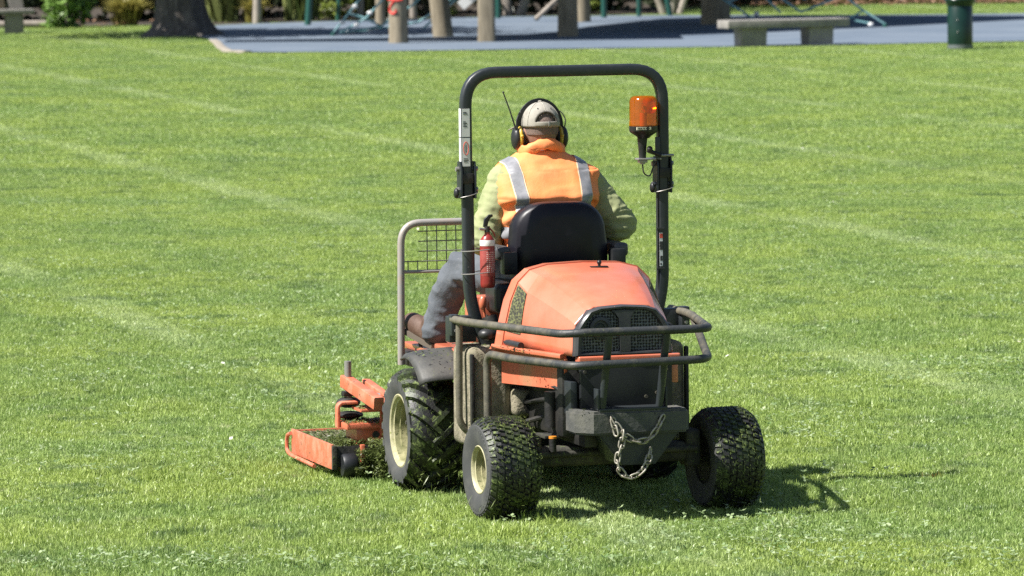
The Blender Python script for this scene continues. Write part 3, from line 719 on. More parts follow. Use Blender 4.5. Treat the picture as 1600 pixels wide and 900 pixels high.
# rear guard rails
guard = None
bm = B(); tube(bm, [(-.56, .60, .850), (-.545, .42, .850), (-.338, -.36, .852), (-.262, -.415, .858), (.285, -.42, .858), (.350, -.36, .855), (.530, .45, .850), (.555, .80, .846)], .0185, 14, [.10, .08, .06, .045, .045, .14]); guard = part('guard_rail', bm, 'grey_muddy')
bm = B(); tube(bm, [(-.487, .30, .30), (-.487, .30, .715), (-.452, .04, .713), (-.295, -.40, .712), (-.22, -.425, .715), (.285, -.425, .722), (.350, -.35, .722), (.40, -.16, .735), (.522, .38, .848)], .0185, 14, [.06, .1, .06, .06, .045, .05, .05]); part('guard_rail', bm, 'grey_muddy')
for x0, x1 in ((-.130, -.146), (.138, .120)):
    bm = B(); cyl(bm, (x0, -.41, .862), (x1, -.345, .515), .0175, 14); part('guard_upright', bm, 'grey_metal')
bm = B(); tube(bm, [(-.545, .55, .845), (-.548, .56, .38), (-.50, .56, .325), (-.40, .56, .315)], .0165, 12, .05); part('side_rail', bm, 'grey_muddy')
for s in (-1, 1):
    bm = B(); box(bm, (s * .555 - .020, .575, .775), (s * .555 + .020, .63, .872), .006); part('rail_clamp', bm, 'grey_metal', guard)
    bm = B(); cyl(bm, (s * .555, .57, .80), (s * .555, .565, .80), .009, 6); part('clamp_bolt', bm, 'steel', guard)
    bm = B(); box(bm, (min(s * .44, s * .57), .63, .74), (max(s * .44, s * .57), .70, .86), .006); part('mount_plate', bm, 'grey_metal')

# --- roll bar
SQ = rsq(.052, .052, .013)
bm = B(); sweep(bm, fillet([(-.474, .65, 1.50), (-.474, .65, 1.974), (.474, .65, 1.974), (.474, .65, 1.50)], .15, 8), SQ); rops = part('roll_bar', bm, 'grey_metal', auto=60)
for s in (-1, 1):
    bm = B(); sweep(bm, fillet([(s * .470, .65, 1.51), (s * .468, .65, .98), (s * .440, .65, .84), (s * .36, .65, .66)], [.06, .08], 5), SQ); part('roll_bar_post', bm, 'grey_metal', auto=60)
    for dx in (-.033, .033):
        bm = B(); prism(bm, [(.615, 1.40), (.685, 1.40), (.69, 1.52), (.675, 1.57), (.625, 1.57), (.61, 1.52)], s * .472 + dx - .004, s * .472 + dx + .004, 'x', .002); part('hinge_plate', bm, 'grey_metal', rops)
    for z in (1.44, 1.535):
        bm = B(); cyl(bm, (s * .472 - .052, .65, z), (s * .472 + .052, .65, z), .011, 8); part('hinge_bolt', bm, 'steel', rops)
    bm = B(); box(bm, (s * .474 - .026, .617, 1.47), (s * .474 + .026, .624, 1.515), .002); part('hinge_gap', bm, 'dark', rops)
    bm = B(); ball(bm, (s * .472 - .055, .635, 1.425), .020, .6, 1, 1.2); part('hinge_knob', bm, 'black_plastic', rops)
    bm = B(); tube(bm, [(s * .472 + .05 * math.cos(a), .65 + .055 * math.sin(a), 1.415 + .012 * math.cos(a)) for a in [i * 2 * math.pi / 16 for i in range(17)]], .0022, 6); part('retaining_wire', bm, 'steel', rops)
# stickers on the left post
def plate(nm, x0, x1, z0, z1, y, mat, par, t=.0012): 
    bm = B(); box(bm, (x0, y - t, z0), (x1, y, z1)); return part(nm, bm, mat, par, smooth=False)
FY = .6235
for z0_, z1_ in ((1.683, 1.812), (1.548, 1.678)):
    bm = B(); box(bm, (-.5014, .633, z0_), (-.5002, .667, z1_)); part('warning_sticker_side', bm, 'white', rops, smooth=False)
st = plate('warning_sticker', -.4985, -.462, 1.683, 1.812, FY, 'white', rops)
for z, w in ((1.795, .016), (1.788, .02), (1.752, .012), (1.745, .018), (1.738, .014), (1.731, .018)): plate('print', -.493, -.493 + w, z - .002, z + .002, FY - .0014, 'ink', st, .0004)
st = plate('warning_sticker', -.4985, -.462, 1.548, 1.678, FY, 'white', rops)
bm = B(); tube(bm, [(-.481 + .012 * math.cos(a), FY - .0016, 1.630 + .030 * math.sin(a)) for a in [i * 2 * math.pi / 20 for i in range(21)]], .0016, 5); part('red_ring', bm, 'redink', st)
plate('print', -.4825, -.4795, 1.612, 1.645, FY - .0014, 'ink', st, .0004)
for z, w in ((1.583, .02), (1.576, .024), (1.569, .018)): plate('print', -.493, -.493 + w, z - .0018, z + .0018, FY - .0014, 'ink', st, .0004)
lb = plate('warning_label', .446, .461, 1.06, 1.215, FY, 'white', rops)
plate('print', .446, .461, 1.190, 1.211, FY - .0014, 'redink', lb, .0004)
plate('print', .446, .461, 1.135, 1.175, FY - .0014, 'ink', lb, .0004); plate('print', .448, .460, 1.085, 1.108, FY - .0014, 'ink', lb, .0004); plate('print', .448, .456, 1.066, 1.074, FY - .0014, 'ink', lb, .0004)
bm = B(); tube(bm, [(.445, .635, 1.545), (.438, .63, 1.4), (.441, .63, 1.2), (.437, .63, 1.05), (.442, .63, .9)], .0035, 6, .05); part('beacon_cable', bm, 'ink', rops)
for z in (1.235, 1.05):
    bm = B(); box(bm, (.432, .619, z - .004), (.470, .630, z + .004)); part('cable_tie', bm, 'ink', rops)
# beacon
BX, BY = .375, .63
bm = B(); lathe(bm, [(.0665, 1.712), (.0665, 1.730), (.0645, 1.735), (.0645, 1.822), (.0625, 1.834), (.056, 1.845), (.045, 1.850), (0, 1.852), (0, 1.848), (.044, 1.846), (.053, 1.841), (.0590, 1.831), (.0605, 1.822), (.0605, 1.712)], 32, 'z', (BX, BY, 0)); bc = part('beacon_lens', bm, 'amber', auto=50)
bm = B(); lathe(bm, [(0, 1.655), (.026, 1.655), (.034, 1.664), (.064, 1.684), (.067, 1.692), (.067, 1.712), (0, 1.712)], 32, 'z', (BX, BY, 0)); part('beacon_base', bm, 'black_plastic', bc)
bm = B(); lathe(bm, [(0, 1.56), (.016, 1.56), (.019, 1.61), (.024, 1.655), (0, 1.655)], 16, 'z', (BX - .006, BY, 0)); part('beacon_stem', bm, 'black_plastic', bc)
bm = B(); lathe(bm, [(.006, 0), (.02, .006), (.036, .022), (.041, .036), (.038, .036), (.018, .010), (0, .006)], 24, 'y'); bmesh.ops.transform(bm, matrix=Matrix.Translation((BX + .012, BY + .012, 1.79)) @ Matrix.Rotation(R(200), 4, 'Z') @ Matrix.Rotation(R(25), 4, 'X'), verts=bm.verts); part('beacon_reflector', bm, 'reflector', bc)
bm = B(); cyl(bm, (BX, BY, 1.712), (BX, BY, 1.772), .017, 12); ball(bm, (BX + .004, BY - .006, 1.79), .014); part('beacon_bulb_holder', bm, pm('bulb_holder', (.35, .12, .03), .5), bc)
pl_ = plate('beacon_label', BX - .052, BX + .016, 1.696, 1.709, BY - .0555, pm('label_cream', (.5, .48, .36), .5), bc, .011)
for x in (-.046, -.036, -.022, -.010, .002): plate('print', BX + x, BX + x + .007, 1.7, 1.706, BY - .0668, 'ink', pl_, .0004)
bm = B(); box(bm, (BX - .035, .60, 1.555), (.452, .66, 1.563), .002); part('beacon_bracket', bm, 'steel', bc)
bm = B(); box(bm, (.424, .60, 1.555), (.447, .612, 1.66), .002); part('beacon_bracket_upright', bm, 'grey_metal', bc)
bm = B(); cyl(bm, (BX - .006, BY, 1.535), (BX - .006, BY, 1.60), .013, 8); box(bm, (BX - .026, BY - .018, 1.541), (BX + .014, BY + .018, 1.555), .004); part('beacon_nut', bm, 'steel', bc)
bm = B(); cyl(bm, (BX + .01, .605, 1.60), (.45, .60, 1.575), .010, 8); ball(bm, (BX + .02, .60, 1.606), .014); part('beacon_clamp_bolt', bm, 'dark', bc)
bm = B(); cyl(bm, (.44, .612, 1.574), (.515, .612, 1.574), .006, 8); part('u_bolt', bm, 'steel', bc)
bm = B(); tube(bm, [(BX - .006, BY, 1.535), (BX - .002, BY, 1.49), (BX + .03, BY, 1.475), (BX + .045, BY, 1.52), (.435, .625, 1.545)], .0035, 6, .025); part('beacon_lead', bm, 'ink', bc)

# --- seat
def seat_outline(k=1.0):
    pts = []; hw, z0, z1 = .228, 1.02, 1.367
    for cx, cz, a0, rx, rz in ((hw - .155, z1 - .135, 0, .155, .135), (-hw + .155, z1 - .135, 90, .155, .135)):
        for i in range(9): a = R(a0 + 90 * i / 8); pts.append((cx + rx * math.cos(a), cz + rz * math.sin(a)))
    pts += [(-hw * 1.04, z0 + .12), (-hw * 1.02, z0), (hw * 1.02, z0), (hw * 1.04, z0 + .12)]
    return [(x * k, 1.19 + (z - 1.19) * k) for x, z in pts]
bm = B(); rings = []
for y, k in ((.775, .90), (.745, .985), (.715, 1.0), (.690, .992), (.668, .96), (.655, .90), (.652, .6)):
    rings.append([bm.verts.new((x, y + .10 * (z - 1.02) + .05 * (abs(x) / .22) ** 2, z)) for x, z in seat_outline(k)])
n = len(rings[0])
for a, b in zip(rings, rings[1:]):
    for i in range(n): bm.faces.new((a[i], a[(i + 1) % n], b[(i + 1) % n], b[i]))
bm.faces.new(rings[0]); bm.faces.new(rings[-1][::-1])
part('backrest', bm, 'black_vinyl', auto=70)
bm = B(); box(bm, (-.235, .68, .90), (.235, 1.13, 1.0), .04, 4); part('seat_cushion', bm, 'black_vinyl')
bm = B(); box(bm, (-.20, .55, .70), (.20, 1.0, .90), .03, 2); part('seat_base', bm, 'dark')
for s in (-1, 1):
    bm = B(); box(bm, (s * .285 - .036, .70, 1.105), (s * .285 + .036, 1.02, 1.168), .02, 3); ar = part('armrest', bm, 'seat_grey')
    bm = B(); box(bm, (s * .262 - .034, .66, 1.04), (s * .262 + .034, .735, 1.145), .012, 2); part('armrest_bracket', bm, 'black_plastic', ar)
bm = B(); box(bm, (-.335, .66, .86), (-.225, .86, 1.0), .03, 3); part('seat_side_box', bm, 'black_plastic')
bm = B(); box(bm, (-.40, .84, .70), (-.24, .98, .93), .02, 2); part('control_panel', bm, 'orange')
bm = B(); tube(bm, [(-.345, .80, .80), (-.36, .79, .90)], .006, 8); ball(bm, (-.362, .79, .905), .018, 1, 1, 1.9); part('control_lever', bm, 'orange')
bm = B(); ball(bm, (-.335, .83, .835), .012); part('control_knob', bm, 'dark')
bm = B(); box(bm, (-.42, .42, .70), (-.26, .50, .735), .01); part('skirt_step', bm, 'orange_dirty')

# --- floor, mudguards, steering, foot guard
bm = B(); box(bm, (-.42, .85, .60), (.42, 2.0, .63), .008); part('floor_plate', bm, 'orange')
bm = B(); box(bm, (-.415, .84, .632), (-.33, 1.45, .665), .01); part('floor_step', bm, 'orange')
for s in (-1, 1):
    bm = B(); rows = []
    for k in range(13):
        a = R(43 + 64 * k / 12)
        cy, cz, rr = 1.20, .29, .352
        row = []
        for x, dz in ((.395, .020), (.44, .018), (.54, .012), (.60, .0), (.622, -.022)):
            y = cy - (rr + dz) * math.cos(a); z = cz + (rr + dz) * math.sin(a)
            if k == 0: z -= .0
            row.append(bm.verts.new((s * x, y, z)))
        rows.append(row)
    for a, b in zip(rows, rows[1:]):
        for i in range(4): bm.faces.new((a[i], a[i + 1], b[i + 1], b[i]))
    mg = part('mudguard', bm, 'rubber_grey', auto=60)
    md = mg.modifiers.new('thick', 'SOLIDIFY'); md.thickness = .010; md.offset = 0
bm = B(); tube(bm, [(0, 1.75, .63), (0, 1.52, 1.02)], .04, 14); part('steering_column', bm, 'black_plastic')
sw = Matrix.Translation((0, 1.47, 1.09)) @ Matrix.Rotation(R(-32), 4, 'X')
bm = B(); sweep(bm, [sw @ Vector((.165 * math.cos(a), .165 * math.sin(a), 0)) for a in [i * 2 * math.pi / 28 for i in range(28)]], circ(.013, 8), closed=True)
for a in (R(90), R(210), R(330)): cyl(bm, sw @ Vector((0, 0, -.03)), sw @ Vector((.16 * math.cos(a), .16 * math.sin(a), 0)), .011, 6)
part('steering_wheel', bm, 'black_plastic')
bm = B(); box(bm, (-.09, 1.50, .66), (.09, 1.80, .98), .03, 3); part('dashboard', bm, 'black_plastic')
bm = B(); tube(bm, [(-.495, 1.75, .54), (-.487, 1.75, 1.22), (.42, 1.75, 1.22), (.43, 1.75, .62)], .0175, 14, .10, 8); fg = part('foot_guard_frame', bm, 'tube_grey')
bm = B(); cyl(bm, (-.487, 1.75, .985), (.42, 1.75, .985), .0085, 8); part('guard_crossbar', bm, 'tube_grey', fg)
for i in range(19):
    x = -.455 + .048 * i
    if x > .40: break
    zt = 1.212 if x > -.40 else 1.04
    bm = B(); cyl(bm, (x, 1.748, .985), (x, 1.748, zt), .0028, 6); part('mesh_wire', bm, 'wire', fg)
for z in (1.035, 1.083, 1.131, 1.179):
    x0 = -.48 if z < 1.04 else -.405
    bm = B(); cyl(bm, (x0, 1.743, z), (.40, 1.743, z), .0028, 6); part('mesh_wire', bm, 'wire', fg)
bm = B(); tube(bm, [(-.40, 1.70, .56), (-.415, 1.70, .66), (-.40, 1.78, .68)], .010, 8, .03); part('foot_loop', bm, 'dark')
bm = B(); box(bm, (-.46, 1.66, .53), (-.30, 1.95, .60), .01); part('footrest', bm, 'dark')

# --- cutting deck in front
bm = B(); box(bm, (-.84, 1.74, .140), (.84, 2.52, .155), .004); deck = part('deck_top', bm, 'mud')
for s in (-1, 1):
    bm = B(); box(bm, (min(s * .84, s * .852), 1.735, .050), (max(s * .84, s * .852), 2.52, .170), .003); part('deck_side', bm, 'orange_worn', deck)
    bm = B(); tube(bm, [(s * .860, 2.50, .150), (s * .866, 2.555, .135), (s * .866, 2.56, .06), (s * .864, 2.50, .045), (s * .864, 2.02, .038)], .010, 8, .04); part('skid_bar', bm, 'orange_worn', deck)
    bm = B(); lathe(bm, [(0, -.035), (.05, -.035), (.056, -.025), (.056, .025), (.05, .035), (0, .035)], 20, 'x', (s * .775, 1.70, .072)); part('gauge_wheel', bm, 'dark_plate', deck)
    bm = B(); box(bm, (s * .84 - .012, 1.715, .05), (s * .84 + .012, 1.735, .165), .002); part('deck_corner', bm, 'greasy', deck)
    bm = B(); box(bm, (s * .70 - .01, 1.712, .06), (s * .70 + .01, 1.74, .165), .002); part('deck_hinge', bm, 'orange_dirty', deck)
    # caster carrier and lift arm
    bm = B(); cyl(bm, (s * .70, 1.98, .33), (s * .70, 1.98, .545), .0175, 14); part('lift_shaft', bm, 'steel', deck)
    bm = B(); sweep(bm, [(s * .705, 2.02, .445), (s * .70, 1.98, .440), (s * .66, 1.56, .375)], rsq(.062, .05, .006), ups=(0, 0, 1)); part('lift_arm', bm, 'orange_worn', deck)
    bm = B(); sweep(bm, [(s * .60, 2.02, .425), (s * .585, 1.62, .375)], rsq(.055, .04, .006), ups=(0, 0, 1)); part('lift_arm', bm, 'orange_worn', deck)
    bm = B(); cyl(bm, (s * .69, 1.77, .40), (s * .58, 1.72, .40), .010, 8); part('arm_pin', bm, 'steel', deck)
    bm = B(); box(bm, (s * .70 - .03, 1.955, .375), (s * .70 + .03, 2.005, .40), .006); ball(bm, (s * .70, 1.98, .345), .05, 1.2, 1, .55); part('rubber_spring', bm, 'dark', deck)
    bm = B(); sweep(bm, fillet([(s * .775, 1.90, .235), (s * .775, 1.90, .352), (s * .68, 1.90, .352)], .03), rsq(.014, .05, .003), ups=(1, 0, 0)); part('bracket_strap', bm, 'orange_worn', deck)
    bm = B(); box(bm, (min(s * .50, s * .70), 1.74, .318), (max(s * .50, s * .70), 1.92, .332), .003); part('bracket_shelf', bm, 'orange_dirty', deck)
    bm = B(); box(bm, (min(s * .50, s * .765), 1.76, .235), (max(s * .50, s * .765), 2.0, .262), .004); part('bracket_shelf', bm, 'orange_dirty', deck)
    bm = B(); box(bm, (min(s * .50, s * .715), 1.775, .153), (max(s * .50, s * .715), 1.98, .235), .003); part('spindle_box', bm, 'orange', deck)
    bm = B(); cyl(bm, (s * .62, 1.772, .205), (s * .62, 1.776, .205), .018, 16); part('spindle_hole', bm, 'ink', deck)
    bm = B(); box(bm, (s * .575 - .025, 1.755, .20), (s * .575 + .025, 1.775, .33), .003); part('bracket_web', bm, 'orange_dirty', deck)
    bm = B(); ball(bm, (s * .70, 1.97, .285), .055, 1.3, 1, .35); part('belt_pulley', bm, 'dark', deck)
bm = B(); box(bm, (-.35, 1.55, .25), (.35, 2.0, .42), .02); part('deck_gearbox', bm, 'dark', deck)
bm = B(); box(bm, (-.83, 1.735, .06), (.83, 1.745, .16), .002); part('deck_back', bm, 'dark', deck)
bm = B(); box(bm, (-.84, 2.51, .06), (.84, 2.52, .165), .002); part('deck_front', bm, 'orange', deck)
# cut grass lying on deck and shelves and clinging behind it
def clippings(regions, name, parent, mat='clip', L0=.02, L1=.05, flat=.35):
    P = []; rn = []
    for (x0, x1, y0, y1, z0, z1, n) in regions:
        for _ in range(n):
            c = np.array([rng.uniform(x0, x1), rng.uniform(y0, y1), rng.uniform(z0, z1)]); a = rng.random() * 6.283
            d = np.array([math.cos(a), math.sin(a), rng.normal(0, flat)]); e = np.array([-math.sin(a), math.cos(a), rng.normal(0, .5)]); l = rng.uniform(L0, L1) / 2; w = rng.uniform(.0016, .0034)
            P.append([c - d * l, c - e * w, c + d * l, c + e * w]); rn.append(rng.random())
    me = quads_mesh(name, np.array(P), np.array(rn)); g = obj(name, me, mat, parent, smooth=False); g['kind'] = 'stuff'; return g
clippings([(-.84, -.5, 1.74, 2.48, .153, .166, 3200), (-.80, -.55, 1.74, 2.0, .153, .185, 2800), (-.70, -.52, 1.74, 1.92, .330, .339, 500), (-.76, -.52, 1.76, 2.0, .260, .270, 700),
           (-.74, -.50, 1.64, 1.76, .03, .15, 3200), (-.68, -.5, 1.54, 1.74, .02, .20, 2400), (-.85, -.80, 1.8, 2.5, .03, .075, 900), (.5, .84, 1.74, 2.5, .153, .165, 700), (-.76, -.70, 1.62, 1.72, .03, .07, 500)], 'grass_clippings', deck, L0=.008, L1=.032)
clippings([(-.52, -.31, .47, .8, .72, .730, 160), (-.42, -.34, .02, .42, .735, .75, 90), (-.25, .24, -.36, -.2, .500, .506, 60), (-.60, -.42, .95, 1.25, .645, .665, 60)], 'grass_clippings', hood, L0=.006, L1=.022)
clippings([(.35, .75, -.35, .3, .03, .16, 70), (-.75, -.3, -.35, .2, .03, .12, 60), (-.7, -.35, .75, 1.1, .03, .2, 110)], 'flying_clippings', mower, L0=.012, L1=.035, flat=.8)

# ------------------------------------------------------------------ chain, each link a part
ch = place('tow_chain', (0, -.38, .2)); tag(ch, 'rusty pale steel chain looped through the mower counterweight', 'chain')
def chain(path, p=.033):
    pts = [Vector(q) for q in path]; dense = []
    for i in range(len(pts) - 1):
        p0 = pts[max(i - 1, 0)]; p1 = pts[i]; p2 = pts[i + 1]; p3 = pts[min(i + 2, len(pts) - 1)]
        for k in range(20):
            t = k / 20; dense.append(.5 * ((2 * p1) + (p2 - p0) * t + (2 * p0 - 5 * p1 + 4 * p2 - p3) * t * t + (3 * p1 - p0 - 3 * p2 + p3) * t ** 3))
    dense.append(pts[-1]); out = [dense[0]]; acc = 0
    for a, b in zip(dense, dense[1:]):
        acc += (b - a).length
        if acc >= p: out.append(b); acc = 0
    return out
bm = B(); lk = []
for k in range(20):
    a = 2 * math.pi * k / 20; c, s = math.cos(a), math.sin(a)
    lk.append((.0125 * c, 0, .0135 * s + (.0115 if s > 0 else -.0115) * min(1, abs(s) * 3)))
sweep(bm, lk, circ(.0042, 7), closed=True); me_link = bpy.data.meshes.new('chain_link'); bmesh.ops.recalc_face_normals(bm, faces=bm.faces); bm.to_mesh(me_link); bm.free()
me_link.materials.append(M['chain']); me_link.polygons.foreach_set('use_smooth', [True] * len(me_link.polygons))
cnt = 0
for path in ([(-.105, -.384, .46), (-.085, -.392, .425), (-.045, -.392, .385), (.005, -.392, .366), (.055, -.392, .375), (.09, -.392, .415), (.118, -.384, .458)],
             [(-.07, -.398, .395), (-.078, -.398, .34), (-.093, -.395, .295), (-.085, -.395, .245), (-.045, -.395, .208), (.01, -.395, .225), (.05, -.385, .275), (.068, -.365, .315)],
             [(-.108, -.39, .45), (-.100, -.398, .405)]):
    c = chain(path)
    for i in range(len(c)):
        t = (c[min(i + 1, len(c) - 1)] - c[max(i - 1, 0)]).normalized()
        o = bpy.data.objects.new('chain_link', me_link); link(o, ch)
        o.location = c[i] - Vector((0, -.38, .2)); o.rotation_mode = 'QUATERNION'
        o.rotation_quaternion = t.to_track_quat('Z', 'Y') @ Matrix.Rotation(R(90 * (cnt % 2) + random.uniform(-18, 18) + 20), 3, 'Z').to_quaternion(); cnt += 1

# ------------------------------------------------------------------ fire extinguisher wired to the post
EXB = (-.392, .60, .99)
ex = place('fire_extinguisher', EXB); tag(ex, 'small red fire extinguisher wired to the mower roll bar post', 'extinguisher')
def xp(name, bm, mat, parent=ex): return obj(name, bm, mat, parent, off=EXB)
ox, oy = EXB[0], EXB[1]
bm = B(); lathe(bm, [(0, .99), (.028, .99), (.033, .996), (.034, 1.01), (.034, 1.195), (.031, 1.212), (.020, 1.228), (.012, 1.236), (.012, 1.25), (0, 1.25)], 24, 'z', (ox, oy, 0)); cy_ = xp('cylinder', bm, 'red')
bm = B(); lathe(bm, [(.0345, 1.183), (.0350, 1.185), (.0350, 1.208), (.0345, 1.210), (.0338, 1.208), (.0338, 1.185)], 24, 'z', (ox, oy, 0), closed=True); xp('white_band', bm, 'white', cy_)
bm = B(); lathe(bm, [(.0342, 1.045), (.0348, 1.047), (.0348, 1.160), (.0342, 1.162), (.0335, 1.16), (.0335, 1.047)], 24, 'z', (ox, oy, 0), closed=True); lbl = xp('label', bm, 'redlabel', cy_)
for i in range(11):
    z = 1.152 - i * .009
    for k in range(5):
        a = R(-112 + k * 15); wv_ = R(random.uniform(4, 11)); rr = .0352
        bm = B(); v = [bm.verts.new((ox + rr * math.cos(b), oy + rr * math.sin(b), zz)) for b, zz in ((a, z), (a + wv_, z), (a + wv_, z + .0035), (a, z + .0035))]; bm.faces.new(v)
        q = xp('print', bm, pm('label_print', (.72, .55, .5), .6) if i + k == 0 else bpy.data.materials['label_print'], cy_)
bm = B(); cyl(bm, (ox, oy, 1.245), (ox, oy, 1.272), .013, 12); hd = xp('valve', bm, 'dark')
bm = B(); sweep(bm, [(ox - .01, oy, 1.268), (ox - .004, oy, 1.30), (ox + .012, oy, 1.318), (ox + .026, oy - .005, 1.322)], rsq(.010, .02, .003), scales=[1, 1.2, .9, .5]); xp('squeeze_lever', bm, 'black_plastic', hd)
bm = B(); sweep(bm, [(ox + .005, oy, 1.27), (ox + .028, oy, 1.245), (ox + .036, oy, 1.225)], rsq(.006, .018, .002)); xp('carry_handle', bm, 'red', hd)
bm = B(); cyl(bm, (ox - .012, oy - .005, 1.258), (ox - .040, oy - .012, 1.262), .006, 8); xp('gauge', bm, 'steel', hd)
for z in (1.165, 1.06):
    bm = B(); pts = []
    for k in range(24):
        a = 2 * math.pi * k / 24; cxm = -.43; pts.append((cxm + .080 * math.cos(a), .622 + .062 * math.sin(a) * (1 if abs(math.cos(a)) < .9 else .9), z + .006 * math.cos(a)))
    sweep(bm, pts, circ(.0024, 6), closed=True); xp('tie_wire', bm, 'steel')

# ------------------------------------------------------------------ the driver
PB = (0, .95, .95)
per = place('person', PB); tag(per, 'person in orange hi-vis vest, green shirt and cap driving the mower', 'person')
def pp(name, me, mat, parent=per, **k): return obj(name, me, mat, parent, off=PB, **k)
fing = []
def hand(w, d, s):
    """palm and five fingers closed round the wheel rim"""
    w = Vector(w); d = Vector(d).normalized(); side = Vector((-s, 0, 0)); caps = [(w, w + d * .075, .026, .034)]
    base = w + d * .085
    for k in range(4):
        o = base + side * (-.030 + .020 * k) * -1 + Vector((0, 0, .008)); l = (.030, .034, .032, .026)[k]
        a = o + d * l * .9; b = a + Vector((0, .006, -.028)); c = b - d * l * .6
        caps += [(o - d * .02, a, .0095, .009), (a, b, .009, .0085), (b, c, .0085, .0075)]
    t0 = w + d * .035 + side * .032; t1 = t0 + d * .035 + side * .018 - Vector((0, 0, .012)); caps += [(t0, t1, .012, .010), (t1, t1 + d * .022 - Vector((0, 0, .012)), .010, .008)]
    return caps
LS, LE, LW = (-.195, 1.0, 1.445), (-.292, .98, 1.185), (-.175, 1.33, 1.145)
RS, RE, RW = (.205, 1.0, 1.435), (.355, .955, 1.235), (.185, 1.33, 1.145)
HC = Vector((-.002, 1.03, 1.695))
caps = [((0, .98, 1.0), (0, .96, 1.2), .13, .13), ((0, .96, 1.2), (0, 1.0, 1.42), .13, .13), ((-.15, 1.0, 1.44), (.15, 1.0, 1.44), .07, .07), ((0, 1.0, 1.5), (0, 1.025, 1.62), .058, .055),
        (LS, LE, .052, .042), (LE, LW, .042, .029), (RS, RE, .052, .042), (RE, RW, .042, .029)]
caps += hand(LW, (.22, .9, .03), -1) + hand(RW, (-.22, .9, .03), 1)
caps += [((-.1, 1.0, .98), (-.27, 1.44, 1.02), .085, .06), ((-.27, 1.44, 1.02), (-.36, 1.60, .68), .055, .04), ((.1, 1.0, .98), (.17, 1.44, 1.02), .085, .06), ((.17, 1.44, 1.02), (.15, 1.66, .68), .055, .04)]
caps += [(HC + Vector((0, .088, -.03)), HC + Vector((0, .104, -.048)), .010, .013), (HC + Vector((0, .07, -.095)), HC + Vector((0, .078, -.10)), .028, .022)]
body = pp('body', blob(caps, .0075, 3, balls=[(HC, .077, .098, .112), (HC + Vector((0, .02, -.05)), .066, .085, .075), (HC + Vector((-.08, 0, -.02)), .010, .022, .034), (HC + Vector((.08, 0, -.02)), .010, .022, .034)]), 'skin', auto=0)
for s in (-1, 1):
    bm = B(); ball(bm, HC + Vector((s * .031, .089, .002)), .0115); pp('eye', bm, 'white', body)
bm = B(); tube(bm, [HC + Vector((x, .098 - abs(x) * 1.1, -.075 + abs(x) * .15)) for x in (-.024, -.012, 0, .012, .024)], .004, 6); pp('mouth', bm, 'redlabel', body)
# short hair under the cap
bm = B(); q = bmesh.ops.create_uvsphere(bm, u_segments=32, v_segments=20, radius=1.0)
bmesh.ops.transform(bm, matrix=Matrix.Translation(HC + Vector((0, -.004, .006))) @ Matrix.Diagonal((.0805, .101, .110, 1)), verts=bm.verts)
bmesh.ops.delete(bm, geom=[v for v in bm.verts if v.co.z < HC.z - .030 or (v.co.y > HC.y + .02 and v.co.z < HC.z + .05)], context='VERTS'); pp('hair', bm, 'hair', body)
# cap: crown with the arched opening at the back, strap, button and peak
bm = B(); CC = HC + Vector((0, 0, .012)); NA, NP = 64, 20; rows = []
def crown(a, q, k=1.0): return CC + Vector((.0900 * k * math.sin(a) * math.cos(q), -.111 * k * math.cos(a) * math.cos(q), .006 + .104 * k * math.sin(q)))
hole = lambda a, q: (abs(a) < .60) and (q < .50 * math.sqrt(max(0, 1 - (a / .60) ** 2)) + .12) and q > .12
for j in range(NP + 1):
    rows.append([bm.verts.new(crown(-math.pi + 2 * math.pi * i / NA, -.10 + (math.pi / 2 + .10) * j / NP)) for i in range(NA)])
for j in range(NP):
    for i in range(NA):
        a = -math.pi + 2 * math.pi * (i + .5) / NA; q = -.10 + (math.pi / 2 + .10) * (j + .5) / NP
        if hole(a, q): continue
        vs = (rows[j][i], rows[j][(i + 1) % NA], rows[j + 1][(i + 1) % NA], rows[j + 1][i])
        bm.faces.new(vs)
bmesh.ops.remove_doubles(bm, verts=bm.verts, dist=1e-5)
cap = pp('cap', bm, 'cap', auto=0); md = cap.modifiers.new('t', 'SOLIDIFY'); md.thickness = .004
bm = B(); sweep(bm, [crown(-.62 + 1.24 * i / 12, .05, 1.035) for i in range(13)], rsq(.004, .017, .001), ups=(0, -1, 0)); pp('strap', bm, pm('cap_strap_cloth', (.30, .28, .235), .9), cap)
bm = B(); tube(bm, [crown(.60 * math.cos(t), .12 + .50 * math.sin(t), 1.02) for t in [math.pi * i / 16 for i in range(17)]], .0038, 6); pp('opening_binding', bm, pm('cap_binding', (.09, .08, .065), .9), cap)
bm = B(); c0 = crown(.10, .05, 1.07); box(bm, c0 - Vector((.005, .003, .012)), c0 + Vector((.005, .003, .012)), .002); pp('buckle', bm, 'steel', cap)
bm = B(); ball(bm, CC + Vector((0, 0, .112)), .010, 1, 1, .5); pp('button', bm, 'cap', cap)
for sx_ in (-.52, .52):
    bm = B(); ball(bm, crown(sx_, .80, 1.02), .0032); pp('eyelet', bm, 'ink', cap)
for a0 in (0, 1.05, -1.05):
    bm = B(); tube(bm, [crown(a0, (.64 if a0 == 0 else 0) + (1.5 - (.64 if a0 == 0 else 0)) * i / 8, 1.012) for i in range(9)], .0014, 5); pp('seam', bm, pm('cap_seam', (.35, .33, .28), .9), cap)
bm = B(); pk = []
for i in range(11):
    a = R(-62 + 124 * i / 10); pk.append([bm.verts.new(CC + Vector((.092 * math.sin(a) * k, .110 * math.cos(a) * (k if k == 1 else k * 1.12), .008 - .02 * (k - 1) / .62 * (1 + .6 * abs(math.sin(a)))))) for k in (1, 1.3, 1.62)])
for a, b in zip(pk, pk[1:]):
    for k in range(2): bm.faces.new((a[k], a[k + 1], b[k + 1], b[k]))
pe = pp('peak', bm, 'cap', cap); md = pe.modifiers.new('t', 'SOLIDIFY'); md.thickness = .004
